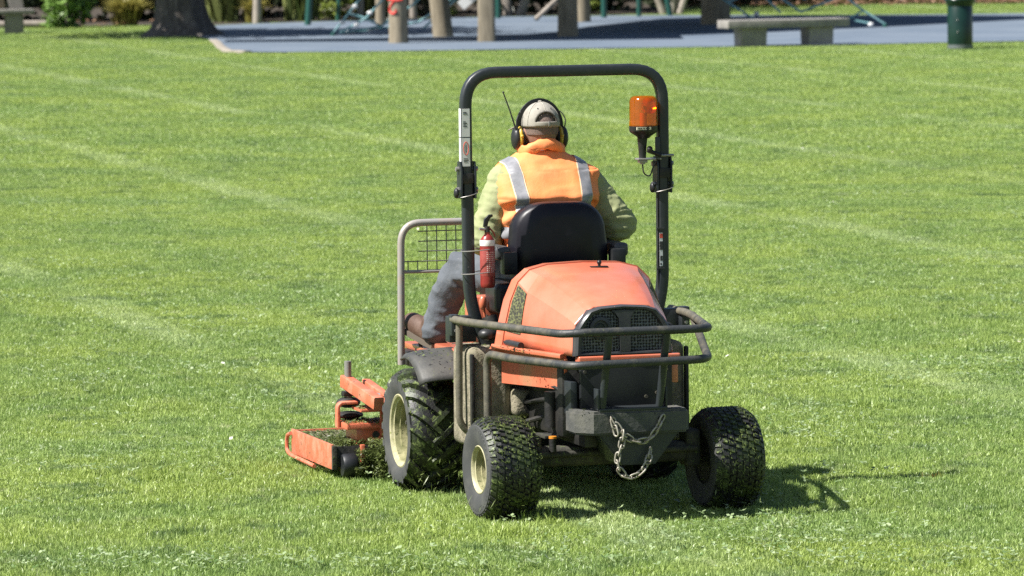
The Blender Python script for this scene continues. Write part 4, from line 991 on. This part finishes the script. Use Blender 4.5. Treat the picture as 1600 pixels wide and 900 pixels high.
# ear defenders with radio aerial
bm = B(); arc = [HC + Vector((.103 * math.cos(a), .012, .005 + .121 * math.sin(a))) for a in [R(-12 + 204 * i / 24) for i in range(25)]]
sweep(bm, arc, rsq(.007, .026, .002), ups=(0, 1, 0)); ed_ = pp('ear_defenders', bm, 'black_plastic')
for s in (-1, 1):
    bm = B(); ball(bm, HC + Vector((s * .114, .012, -.047)), 1, .024, .041, .054, 20); pp('ear_cup', bm, 'black_plastic', ed_)
    bm = B(); ball(bm, HC + Vector((s * .098, .010, -.045)), 1, .017, .042, .055, 20); pp('cup_ring', bm, 'yellow', ed_)
    bm = B(); ball(bm, HC + Vector((s * .085, .010, -.045)), 1, .016, .038, .049, 20); pp('ear_cushion', bm, 'black_plastic', ed_)
    bm = B(); ball(bm, HC + Vector((s * .098, -.034, -.035)), .008); pp('cup_pivot', bm, 'yellow', ed_)
    bm = B(); tube(bm, [HC + Vector((s * .112, -.012, -.01)), HC + Vector((s * .122, -.014, .035)), HC + Vector((s * .108, -.006, .065)), HC + Vector((s * .095, .0, .078))], .0028, 6, .02); pp('wire_loop', bm, 'ink', ed_)
bm = B(); sweep(bm, [HC + Vector((-.120, -.01, -.01)), HC + Vector((-.150, -.01, .085)), HC + Vector((-.182, -.012, .170))], circ(1, 8), scales=[.0042, .0036, .0030]); ball(bm, HC + Vector((-.182, -.012, .171)), .0048); pp('aerial', bm, 'ink', ed_)
# shirt
f3 = lambda p, s, o=0: noise.noise(Vector((p.x * s + o, p.y * s, p.z * s)))
sh = blob([((-.12, .98, 1.36), (.12, .98, 1.36), .125, .125), ((0, .97, 1.0), (0, .97, 1.3), .15, .14), ((-.13, 1.0, 1.46), LS, .075, .082), ((.13, 1.0, 1.46), RS, .075, .082),
           (LS, LE, .082, .076), (LE, LW, .078, .046), (RS, RE, .082, .074), (RE, RW, .076, .046)], .008, 4)
def ridge(p, s, o=0): return 1 - 2 * abs(f3(p, s, o))
def shw(p):
    if abs(p.x) < .2: return -.01
    w = .011 * f3(p, 8) + .004 * f3(p, 24, 3)
    e = min((p - Vector(LE)).length, (p - Vector(RE)).length); q = Vector((p.x * .55 + p.z * .6, p.y * .6, p.z * 1.5 - p.x * .4 * (1 if p.x > 0 else -1)))
    fold = .011 * max(0, ridge(q, 11, 9) - .35) + .007 * max(0, ridge(q, 23, 4) - .3)
    return w + fold * (.7 + .9 * max(0, 1 - e / .16))
pp('shirt', wrinkle(sh, shw), 'shirt', auto=0)
for s, w in ((-1, LW), (1, RW)):
    bm = B(); w = Vector(w); e = Vector(LE if s < 0 else RE); d = (w - e).normalized(); sweep(bm, [w - d * .03, w + d * .012], circ(.048, 16), scales=[1, .9]); pp('cuff', bm, 'shirt')
# trousers
LK, RK = (-.275, 1.42, 1.022), (.17, 1.42, 1.022)
tr = blob([((-.08, .99, .99), (.08, .99, .99), .13, .13), ((-.09, 1.02, .98), LK, .105, .084), (LK, (-.345, 1.50, .86), .084, .076), ((-.345, 1.50, .86), (-.378, 1.55, .715), .076, .066),
           ((.09, 1.02, .98), RK, .105, .086), (RK, (.16, 1.55, .86), .086, .08), ((.16, 1.55, .86), (.15, 1.62, .69), .08, .07)], .008, 4)
def trw(p):
    k = min((p - Vector(LK)).length, (p - Vector(RK)).length)
    q = Vector((p.x * .7, p.y * .7 + p.z * .3, p.z * 1.1 - p.y * .9))
    return .009 * f3(p, 7) + .004 * f3(p, 24, 3) + .016 * max(0, ridge(q, 9, 5) - .3) * (.6 + .8 * max(0, 1 - k / .2)) + .010 * max(0, ridge(Vector((p.x * .5, p.y * .5, p.z * 1.8)), 13, 2) - .3) * max(0, min(1, (.86 - p.z) / .12))
pp('trousers', wrinkle(tr, trw), 'jeans', auto=0)
# boots
def boot(ank, toe, nm='boot'):
    ank, toe = Vector(ank), Vector(toe); d = (toe - ank).normalized()
    me = blob([(ank + Vector((0, 0, .06)), ank, .052, .056), (ank - d * .03, ank + d * .12, .056, .056), (ank + d * .12, toe, .056, .050)], .010, 3)
    b = pp(nm, me, 'boot', auto=0)
    bm = B(); up = Vector((0, 0, 1)); up = (up - d * up.dot(d)).normalized(); sd2 = d.cross(up)
    rows = []
    for t, w in ((-.092, .030), (-.080, .046), (.0, .054), (.08, .052), (.14, .056), (.20, .054), (.235, .040), (.248, .014)):
        c = ank + d * t; rows.append([bm.verts.new(c + sd2 * w * sg - up * hh) for sg, hh in ((-1, .024), (1, .024), (1, .050), (-1, .050))])
    for a, c in zip(rows, rows[1:]):
        for i in range(4): bm.faces.new((a[i], a[(i + 1) % 4], c[(i + 1) % 4], c[i]))
    bm.faces.new(rows[0]); bm.faces.new(rows[-1][::-1]); pp('sole', bm, 'sole', b)
boot((-.380, 1.60, .695), (-.425, 1.79, .738)); boot((.15, 1.66, .705), (.15, 1.84, .705))
# hi-vis vest, lofted rings with a hunched back and a sagging fold
VR = [(1.04, .195, .125, .955, 0), (1.10, .205, .130, .945, 0), (1.16, .214, .132, .940, 0), (1.22, .222, .130, .942, .0), (1.27, .228, .124, .950, 0), (1.315, .234, .120, .955, 0), (1.345, .238, .124, .956, 0), (1.362, .240, .140, .955, 0), (1.382, .243, .147, .960, 0), (1.42, .248, .143, .977, 0),
      (1.46, .252, .130, .993, 0), (1.490, .252, .118, 1.000, 0), (1.512, .242, .108, 1.006, 0), (1.530, .215, .098, 1.012, 0), (1.548, .175, .090, 1.017, 0), (1.566, .135, .083, 1.022, 0), (1.582, .105, .078, 1.026, 0), (1.592, .088, .074, 1.030, 0)]
def vring(k):
    i = min(int(k), len(VR) - 2); f = k - i; return [a + (b - a) * f for a, b in zip(VR[i], VR[i + 1])]
bm = B(); NR, NC = (len(VR) - 1) * 4, 96; rows = []
for j in range(NR + 1):
    z, a_, b_, cy0, _ = vring(j / 4); row = []
    for i in range(NC):
        t = 2 * math.pi * i / NC; c, s = math.cos(t), math.sin(t); e = .72
        x = .004 + a_ * 1.02 * math.copysign(abs(c) ** e, c); y = cy0 + b_ * math.copysign(abs(s) ** e, s)
        row.append(bm.verts.new((x, y, z - .02 * max(0, abs(x) / .25 - .5) * (1 if z > 1.5 else 0))))
    rows.append(row)
for j in range(NR):
    for i in range(NC): bm.faces.new((rows[j][i], rows[j][(i + 1) % NC], rows[j + 1][(i + 1) % NC], rows[j + 1][i]))
bm.normal_update()
disp = {}
for v in bm.verts:
    p = v.co; back = p.y < .97
    w = .007 * f3(p, 7) + .004 * f3(p, 17, 4) + .006 * max(0, 1 - 2 * abs(f3(Vector((p.x * .8 + p.z * .5, p.y, p.z - p.x * .4)), 8, 6)) - .4)
    if back: w += .010 * math.sin(70 * (p.z + .25 * abs(p.x)) + 7 * f3(p, 5, 2)) * max(0, min(1, (1.375 - p.z) / .03)) + .012 * f3(Vector((p.x * .5, p.y, p.z * 2.2)), 9, 8) * max(0, min(1, (1.43 - p.z) / .08))
    w += .006 * math.sin(38 * (p.x * .8 + p.z) + 4 * f3(p, 4)) * (1 if back and 1.38 < p.z < 1.5 else 0) * .5
    disp[v] = v.normal * w
for v, d in disp.items(): v.co += d
# arm holes: the sides are open between shoulder and waist
bmesh.ops.delete(bm, geom=[f for f in bm.faces if (lambda c: abs(c.x) > .20 and c.y > .955 + .10 * max(0, 1.45 - c.z) and 1.24 < c.z < 1.49 and c.y < 1.07)(f.calc_center_median())], context='FACES')
vm = bpy.data.meshes.new('vest'); bmesh.ops.recalc_face_normals(bm, faces=bm.faces); bm.to_mesh(vm)
def strip(name, planes, mat, off):
    b = bm.copy()
    for co, no in planes:
        g = b.verts[:] + b.edges[:] + b.faces[:]
        bmesh.ops.bisect_plane(b, geom=g, plane_co=co, plane_no=no, clear_outer=True)
    b.normal_update(); mv = {v: v.normal * off for v in b.verts}
    for v, d in mv.items(): v.co += d
    return b
vest = pp('vest', vm, 'vest', auto=0); md = vest.modifiers.new('t', 'SOLIDIFY'); md.thickness = .004
for x0, x1, sl in ((-.190, -.137, -.10), (.140, .193, .06)):
    nL = Vector((-1, 0, sl)); nR = Vector((1, 0, -sl))
    for nm, ww, off, mt in (('tape_trim', .0045, .0035, 'tapetrim'), ('reflective_band', 0, .0055, 'reflect')):
        b = strip(nm, [((x0 - ww, 0, 1.50), nL), ((x1 + ww, 0, 1.50), nR), ((0, 0, 1.245), (0, 0, -1)), ((0, 0, 1.56), (0, 0, 1))], mt, off)
        pp(nm, b, mt, vest, auto=0)
b = strip('reflective_band', [((0, 0, 1.195), (0, 0, -1)), ((0, 0, 1.245), (0, 0, 1))], 'reflect', .006); pp('reflective_band', b, 'reflect', vest, auto=0)
bm.free()
# rolled collar
bm = B(); cp = []
for i in range(40):
    t = 2 * math.pi * i / 40; cp.append(Vector((.098 * math.cos(t), 1.025 + .088 * math.sin(t), 1.597 + .012 * math.sin(t * 3) - .022 * max(0, math.sin(t)) + .014 * max(0, -math.sin(t)))))
sweep(bm, cp, [(.027 * math.cos(a), .015 * math.sin(a)) for a in [2 * math.pi * k / 14 for k in range(14)]], closed=True, ups=(0, 0, 1)); bm.normal_update()
dd = {v: v.normal * (.014 * f3(v.co, 18, 1) + .008 * f3(v.co, 42, 3)) for v in bm.verts}
for v, d in dd.items(): v.co += d
pp('collar', bm, 'vest', vest, auto=0)
bm = B(); sweep(bm, [(-.012, .944, 1.572), (.0, .936, 1.566), (.012, .934, 1.568), (.022, .936, 1.558)], circ(.004, 7)); pp('hanging_loop', bm, 'vest', vest)

# ------------------------------------------------------------------ background: benches, bin, play structure, tree, shrubs
def at_root(name, loc, rz=0, label=None, cat=None, group=None, tilt=None):
    e = bpy.data.objects.new(name, None); link(e); e.location = loc; e.rotation_euler = (tilt[0] if tilt else 0, tilt[1] if tilt else 0, rz); tag(e, label, cat, group); return e
b1 = at_root('bench', (4.72, 88.0, 0), R(20), 'backless concrete slab bench on two block legs beside the bin', 'bench')
bm = B(); box(bm, (-1.13, -.25, .335), (1.13, .25, .475), .012); obj('seat', bm, 'concrete', b1)
for x in (-.62, .62):
    bm = B(); prism(bm, [(x - .22, 0.0), (x + .22, 0.0), (x + .235, .335), (x - .235, .335)], -.19, .19, 'y', .008); obj('leg', bm, 'concrete', b1)
b2 = at_root('bench', (-10.55, 101.3, 0), R(12), 'concrete bench with an upright back beside the leafy bush', 'bench')
bm = B(); box(bm, (-1.3, -.24, .40), (1.15, .24, .50), .02); obj('seat', bm, 'concrete', b2)
for x in (-.6, .78):
    bm = B(); prism(bm, [(x - .18, 0.0), (x + .17, 0.0), (x + .16, .40), (x - .18, .40)], -.17, .17, 'y', .008); obj('leg', bm, 'concrete', b2)
bm = B(); prism(bm, [(.72, .50), (.98, .50), (.93, .95), (.60, .95)], .02, .22, 'y', .01); obj('back_support', bm, 'concrete', b2)
bm = B(); box(bm, (-1.25, .10, .52), (.60, .18, 1.0), .01); obj('backrest', bm, 'wood', b2)
bn = at_root('litter_bin', (7.52, 85.4, 0), 0, 'round dark green litter bin standing on the grass', 'bin')
bm = B(); lathe(bm, [(0, .03), (.205, .03), (.21, .06), (.212, .72), (.205, .73), (0, .73)], 32); obj('body', bm, 'bin', bn)
bm = B(); lathe(bm, [(0, .73), (.215, .73), (.232, .76), (.255, .81), (.262, .84), (.250, .86), (.24, 1.02), (.20, 1.10), (0, 1.13)], 32); obj('lid', bm, 'bin', bn)
bm = B(); lathe(bm, [(0, .0), (.12, .0), (.12, .02), (.214, .025), (.2145, .085), (.19, .09), (0, .09)], 32); obj('base', bm, 'bin_base', bn)
for z in (.30, .50):
    bm = B(); ball(bm, (-.06, -.205, z), .012); obj('rivet', bm, 'steel', bn)

# wooden play tower: thick round posts under a boarded platform that is above the picture
tw = at_root('play_tower', (-.2, 93.5, 0), 0, 'wooden play tower on thick round posts with red scrawl on one', 'play tower')
def post(x, y, r, lean=(0, 0), h=2.9, par=tw, nm='post', square=False):
    bm = B(); base = Vector((x + .2, y - 93.5, 0)); pts = [base + Vector((lean[0] * z, lean[1] * z, z)) for z in (0, .3, .8, 1.6, h)]
    sweep(bm, pts, rsq(2 * r, 2 * r, r * .35) if square else circ(r, 20), scales=[1.04, 1.0, .985, .97, .93]); return obj(nm, bm, 'wood', par)
p1 = post(-1.98, 91.9, .17); post(-1.22, 95.4, .185, (-.10, 0)); post(-.40, 92.0, .155, square=True); post(1.09, 94.6, .185, square=True); post(1.50, 104.5, .17); post(4.1, 101.5, .29); post(-2.6, 104, .10)
# the scrawl sprayed on the first post
def scrawl(pts, r=.02):
    bm = B(); P = []
    for ang, z in pts: P.append(Vector((-1.98 + .2 + .176 * math.cos(R(ang)), 91.9 - 93.5 + .176 * math.sin(R(ang)), z)))
    tube(bm, P, r, 6, .03); return obj('red_scrawl', bm, 'paint_red', p1)
scrawl([(-160, .80), (-130, .81), (-100, .79), (-75, .795), (-60, .80)]); scrawl([(-115, .78), (-140, .70), (-150, .62), (-135, .56), (-115, .55), (-100, .60), (-105, .63)]); scrawl([(-165, .95), (-140, .93), (-120, .97), (-90, .93)])
for k in range(14):
    bm = B(); box(bm, (-2.3 + .25 * k, -2.2, 2.9), (-2.3 + .25 * k + .235, 1.8, 2.96), .006); obj('deck_board', bm, 'wood', tw)
bd = at_root('slide_board', (-.62, 97.0, 0), 0, 'white and red board slanting up behind the tower posts', 'board')
bm = B(); prism(bm, [(-.35, .62), (-.22, .48), (.60, 1.18), (.5, 1.4)], -.04, .04, 'y', .005); obj('panel', bm, 'white', bd)
bm = B(); prism(bm, [(-.10, .84), (.12, .80), (.56, 1.18), (.46, 1.34)], -.046, -.041, 'y'); obj('red_stripe', bm, 'paint_red', bd)
pk_ = at_root('leaning_pole', (.55, 105.6, 0), 0, 'pale pole leaning between the tower posts', 'pole')
bm = B(); cyl(bm, (0, 0, .06), (.62, .3, .62), .05, 10); cyl(bm, (.62, .3, .62), (1.6, .8, 1.5), .05, 10); obj('pole_shaft', bm, 'pale_trunk', pk_)
# dark green steel poles
gp = [(-4.1, 104.5, .065, .085, 'leaning dark green steel pole beside the slender pale trunk'), (-3.6, 108.0, .05, .06, 'dark green steel pole behind the left climbing net'), (-.22, 108.0, .055, 0, 'dark green steel pole just right of the squarish sunlit post'), (2.0, 107.5, .06, 0, 'dark green steel pole behind the shaded tower post'), (2.75, 108.2, .05, 0, 'dark green steel pole among the dark stems'), (3.42, 108.6, .06, -.16, 'dark green steel pole beside the pale forked stems')]
for x, y, r_, ln_, lab in gp:
    bm = B(); cyl(bm, (0, 0, 0), (ln_ * 3, 0, 3.0), r_, 12); o = obj('steel_pole', bm, 'green_pole'); o.location = (x, y, .02); tag(o, lab, 'pole', 'green steel poles of the playground')
# climbing nets
def net(name, ropes, balls, loc, label):
    e = at_root(name, loc, 0, label, 'climbing net', 'rope climbing nets')
    for pts in ropes:
        bm = B(); tube(bm, pts, .022, 7); obj('rope', bm, 'rope', e)
    for c in balls:
        bm = B(); ball(bm, c, .055, 1.1, 1, .8, 10); obj('rope_fitting', bm, 'ball', e)
    bm = B(); cyl(bm, (0, 0, -.02), (0, 0, .06), .05, 10); obj('anchor', bm, 'green_pole', e)
net('climbing_net', [[(0, 0, .05), (.30, 0, .42), (.72, 0, .95), (1.6, .2, 2.2)], [(.12, 0, .05), (.62, 0, .32), (1.2, 0, .95), (1.9, 0, 2.0)], [(.15, .3, .04), (.9, .3, .16), (1.5, .3, .55), (2.2, .3, 1.2)], [(.35, .5, .05), (1.1, .5, .14), (1.6, .5, .22)], [(.30, 0, .42), (.62, 0, .32)], [(.62, 0, .32), (.9, .3, .16)], [(.72, 0, .95), (1.2, 0, .95)],
    [(1.6, .5, .22), (2.1, .4, .55), (2.9, .3, 1.25)], [(1.7, .8, .10), (2.3, .8, .62), (2.9, .8, 1.3)]],
    [(.18, 0, .25), (.42, 0, .55), (.44, -.02, .2), (.70, 0, .42), (.25, .4, .05), (.36, .45, .06), (.68, .5, .10), (.80, .5, .12), (1.08, .3, .30)], (-3.32, 96.8, .03), 'blue-green rope climbing net with white fittings near the scrawled post')
net('climbing_net', [[(0, 0, .05), (-.42, 0, .32), (-.80, 0, .62), (-1.6, .1, 1.3)], [(-.42, 0, .32), (-.7, 0, .16), (-.95, 0, .18)], [(-.30, -.3, .08), (-.62, -.3, .14)], [(-2.3, .2, .05), (-3.0, .2, .50), (-3.6, .2, 1.0)], [(-1.5, .3, .55), (-2.3, .2, 1.2)], [(-.8, 0, .62), (-1.6, .2, .30)], [(-1.6, .2, .30), (-2.3, .2, .8)], [(-2.0, 0, .30), (-2.6, 0, .9)], [(-3.0, .2, .50), (-2.3, .2, .8), (-1.5, .3, .55)], [(-1.0, -.4, .05), (-2.0, -.4, .05)]],
    [(-.30, -.3, .06), (-1.0, -.4, .05), (-1.16, -.4, .05), (-1.32, -.4, .04), (-2.45, .2, .28)], (7.20, 98.0, .03), 'blue-green rope climbing net between the slab bench and the bin')
# shade sail above the picture, added and shaped to cast the dark band
sh_h = 3.4; off = Vector((.74, .30)) * sh_h
sp = [(-5.2, 93.6), (-.4, 92.6), (1.0, 92.6), (4.6, 95.4), (7.8, 98.9), (10.8, 102.8), (10.5, 105.0), (6.0, 108), (3.2, 106.2), (1.6, 101.0), (.9, 97.5), (-.1, 95.2), (-5.2, 94.8)]
bm = B(); prism(bm, [(x - off.x, y - off.y) for x, y in sp], sh_h, sh_h + .01, 'z'); sl_ = obj('shade_occluder', bm, 'occluder', smooth=False); tag(sl_, 'dark shade sail added unseen high over the blue playground', 'shade sail')

# big dark tree at the playground edge
def leaf_cloud(name, centre, rad, n, size, mat, parent, shape=1.6, clumps=0, zmin=None, vert=False, aspect=.5):
    c = np.array(centre); rad = np.array(rad)
    if clumps:
        u = rng.normal(size=(clumps, 3)); u /= np.linalg.norm(u, axis=1)[:, None]; cc = u * (rng.random((clumps, 1)) ** .4)
        k = rng.integers(0, clumps, n); q = cc[k] + rng.normal(0, .16, (n, 3)); rv0 = rng.random(clumps)[k]
    else:
        u = rng.normal(size=(n, 3)); u /= np.linalg.norm(u, axis=1)[:, None]; q = u * (rng.random((n, 1)) ** (1 / shape)); rv0 = rng.random(n)
    P0 = c + q * rad
    if zmin is not None: P0[:, 2] = np.maximum(P0[:, 2], zmin + .05 * rng.random(n))
    d = rng.normal(size=(n, 3)); d[:, 2] *= .6
    if vert: d = np.stack([rng.normal(0, .35, n) + q[:, 0] * .8, rng.normal(0, .35, n) + q[:, 1] * .8, np.abs(rng.normal(1, .25, n))], 1)
    d /= np.linalg.norm(d, axis=1)[:, None]; e = np.cross(d, rng.normal(size=(n, 3))); e /= np.linalg.norm(e, axis=1)[:, None]
    s = (size * (.6 + .8 * rng.random(n)))[:, None]
    P = np.stack([P0 - d * s * .5, P0 + e * s * aspect * .5, P0 + d * s * .5, P0 - e * s * aspect * .5], 1)
    rv = np.clip(.6 * rng.random(n) + .4 * rv0, 0, 1)
    return obj(name, quads_mesh(name, P, rv), mat, parent, smooth=False)
tre = at_root('tree', (-6.28, 98.5, 0), 0, 'big dark tree with a flared trunk at the playground edge', 'tree')
bm = B(); rings = []
for z, r_ in ((-.05, .88), (.06, .70), (.16, .58), (.32, .50), (.6, .445), (1.0, .43), (1.8, .42), (2.8, .43), (3.4, .46)):
    ring = []
    for i in range(40):
        t = 2 * math.pi * i / 40; k = 1 + .10 * math.sin(5 * t + .6) * max(.3, 1 - z) + .05 * math.sin(11 * t + z) + .06 * noise.noise(Vector((math.cos(t) * 2, math.sin(t) * 2, z)))
        ring.append(bm.verts.new((r_ * k * math.cos(t) - .05 * z, r_ * k * math.sin(t), z)))
    rings.append(ring)
for a, b in zip(rings, rings[1:]):
    for i in range(40): bm.faces.new((a[i], a[(i + 1) % 40], b[(i + 1) % 40], b[i]))
bm.faces.new(rings[-1]); trunk = obj('trunk', bm, 'bark', tre, auto=0)
for k, (dx, dy, dz) in enumerate(((1.6, .6, 2.4), (-1.9, -.3, 2.2), (.2, -1.5, 2.6), (.3, 1.6, 2.3), (-.6, .4, 3.2))):
    bm = B(); sweep(bm, [(-.15, 0, 3.1), (dx * .4 - .1, dy * .4, 3.1 + dz * .45), (dx, dy, 3.1 + dz)], circ(1, 10), scales=[.26, .18, .09]); obj('limb', bm, 'bark', tre)
leaf_cloud('crown', (-2.3, -.8, 5.7), (3.9, 3.0, 2.1), 8000, .32, 'leaf_oak', tre, clumps=70)

def shrub(name, loc, rad, n, size, mat, label, group=None, vert=False, aspect=.5, clumps=18, stems=5, zc=None, cat='shrub'):
    e = at_root(name, loc, rng.random() * 6.28 * 0, label, cat, group)
    leaf_cloud('foliage', (0, 0, zc if zc else rad[2] * .9), rad, n, size, mat, e, clumps=clumps, zmin=.03, vert=vert, aspect=aspect)
    bm = B()
    for k in range(stems):
        a = rng.random() * 6.283; sweep(bm, [(.06 * math.cos(a), .06 * math.sin(a), 0), (.4 * rad[0] * math.cos(a), .4 * rad[1] * math.sin(a), rad[2])], circ(1, 6), scales=[.03, .015])
    obj('stem', bm, 'bark', e); return e
shrub('leafy_bush', (-9.05, 105.0, 0), (.62, .6, 1.0), 1500, .15, 'leaf', 'leafy bright green bush between the backed bench and the tree', aspect=.55)
shrub('leafy_bush', (-7.05, 106.6, 0), (.35, .35, .55), 420, .13, 'leaf', 'small broad-leaved bush right behind the big tree trunk', aspect=.5)
def tussock(loc, r_, h, n, mat, label, cat='grass clump', lean=.7, w=.02):
    P = []; rn = []
    for _ in range(n):
        a = rng.random() * 6.283; b = np.array([.12 * r_ * rng.normal(), .12 * r_ * rng.normal(), 0]); d = np.array([math.cos(a), math.sin(a), 0]); hh = h * rng.uniform(.6, 1.05); o = r_ * rng.uniform(.2, 1.0)
        e = np.array([-math.sin(a), math.cos(a), 0]) * w * rng.uniform(.5, 1.2); m_ = b + d * o * .35 + np.array([0, 0, hh * .7]); t_ = b + d * o + np.array([0, 0, hh * rng.uniform(.75, 1.05)]); rv = rng.random()
        P.append([b - e, b + e, m_ + e, m_ - e]); P.append([m_ - e, m_ + e, t_ + e * .1, t_ - e * .1]); rn += [rv, rv]
    o = obj('tussock_grass', quads_mesh('tussock_grass', np.array(P), np.array(rn)), mat, smooth=False); o.location = loc; tag(o, label, cat); return o
tussock((-7.95, 106.6, 0), .62, .62, 900, 'tussock', 'golden tussock grass clump between the bush and the big trunk')
tussock((-5.35, 107.6, 0), .40, .55, 500, 'tussock', 'golden tussock grass clump beside the slender pale trunk')
tussock((-6.0, 108.5, 0), .9, 1.5, 420, 'flax', 'broad-leaved flax clump behind the golden tussock', 'flax', w=.05)
tussock((-4.4, 109.0, 0), 1.0, 1.9, 420, 'flax', 'drooping flax clump right of the slender pale trunk', 'flax', w=.05)
tussock((-2.9, 110.8, 0), 1.0, 1.8, 360, 'flax', 'drooping flax clump behind the left climbing net', 'flax', w=.05)
# slender trunks behind the playground
def stem(name, loc, pts, r_, mat, label, group=None):
    e = at_root(name, loc, 0, label, 'tree', group)
    for q in pts:
        bm = B(); sweep(bm, q, circ(1, 9), scales=[r_ * (1.15 if i == 0 else 1 - .1 * i) for i in range(len(q))]); obj('trunk', bm, mat, e)
    leaf_cloud('crown', (pts[0][-1][0], 0, 3.9), (1.3, 1.2, 1.1), 700, .26, 'leaf_oak', e, clumps=16)
stem('slender_tree', (-5.25, 106.9, 0), [[(0, 0, 0), (.02, 0, 1), (.0, 0, 3.2)]], .085, 'pale_trunk', 'slender tree with one straight pale trunk')
stem('slender_tree', (-3.18, 109.6, 0), [[(0, 0, 0), (.03, 0, 1), (.06, 0, 3.2)]], .075, 'pale_trunk', 'slim pinkish trunk behind the left climbing net')
stem('slender_tree', (-2.05, 110.0, 0), [[(0, 0, 0), (-.03, 0, 1), (.0, 0, 3.2)]], .085, 'pale_trunk', 'slim pale trunk just left of the scrawled post')
stem('forked_tree', (.25, 111.0, 0), [[(0, 0, 0), (.22, 0, .7), (.8, 0, 2.6)], [(-.25, .2, 0), (-.35, .2, .8), (-.3, .2, 3)]], .10, 'pale_trunk', 'pale forked trunk leaning right behind the squarish post')
stem('forked_tree', (3.35, 111.0, 0), [[(0, 0, 0), (-.28, 0, .8), (-.6, 0, 3)], [(.18, 0, 0), (.25, 0, .8), (.2, 0, 3)], [(.35, 0, 0), (.62, 0, .8), (1.1, 0, 3)], [(.30, .1, 0), (.42, .1, .9), (.5, .1, 3)], [(.9, .3, 0), (1.0, .3, .8), (1.2, .3, 3)]], .07, 'pale_trunk', 'cluster of pale forked stems behind the playground')
for loc_, rad_, lab_ in (((-1.75, 111.2, 0), (.7, .5, .55), 'low sunlit bush between the scrawled post and the leaning post'), ((-.35, 111.6, 0), (.5, .4, .5), 'low sunlit bush behind the squarish post'), ((1.75, 112.2, 0), (.55, .4, .45), 'low sunlit bush behind the shaded tower post'), ((-3.9, 110.6, 0), (.8, .5, .8), 'sunlit bush among the flax behind the left net'), ((-6.6, 109.5, 0), (.7, .5, 1.0), 'yellow-green bush right of the big trunk')):
    shrub('sunlit_bush', loc_, rad_, 700, .15, 'leaf_lit', lab_, 'low bushes behind the playground', aspect=.5, clumps=14)
# tall dark hedge trees closing the view
spec = [(-14.5, 112, 2.4), (-11.2, 111, 2.2), (-9.2, 110.5, 2.0), (-7.0, 112.5, 2.4), (-4.6, 112.5, 2.2), (-2.4, 113.5, 2.2), (-.2, 114, 2.2), (2.0, 114.5, 2.2), (4.4, 117.5, 1.9), (6.6, 119, 2.2), (9.0, 119, 2.3), (11.6, 119.4, 2.3), (14.4, 119.5, 2.4), (17.5, 119, 2.4)]
names = ['behind the backed bench', 'at the far side behind the leafy bush', 'behind the leafy bush', 'behind the big tree trunk', 'behind the slender pale trunk', 'behind the left climbing net', 'behind the scrawled post', 'behind the squarish post', 'behind the forked stems', 'beyond the shaded end of the playground', 'behind the slab bench', 'behind the right climbing net', 'behind the litter bin', 'past the litter bin']
for (x, y, r_), nm in zip(spec, names):
    e = at_root('hedge_tree', (x, y, 0), 0, 'dense dark evergreen ' + nm, 'tree', 'dark evergreens along the back')
    leaf_cloud('crown', (0, 0, 2.6), (r_, r_ * .8, 2.7), 3600, .26, 'leaf_dark', e, clumps=60, zmin=.05)
    bm = B(); sweep(bm, [(0, .3, 0), (.1, .3, 1.5), (0, .3, 4)], circ(1, 8), scales=[.16, .13, .06]); obj('trunk', bm, 'bark', e)
leaf_cloud('woodland', (2, 126, 5), (34, 4.5, 6.5), 60000, .42, 'leaf_dark', None, clumps=900, zmin=.05); tag(bpy.data.objects['woodland'], 'dark mass of trees far behind the playground', kind='stuff')
# timber edging by the backed bench
bm = B(); cyl(bm, (-13.5, 104.4, .08), (-9.2, 105.6, .08), .09, 12); o = obj('edging_log', bm, 'pale_trunk'); tag(o, 'long grey log edging the bed by the backed bench', 'log')
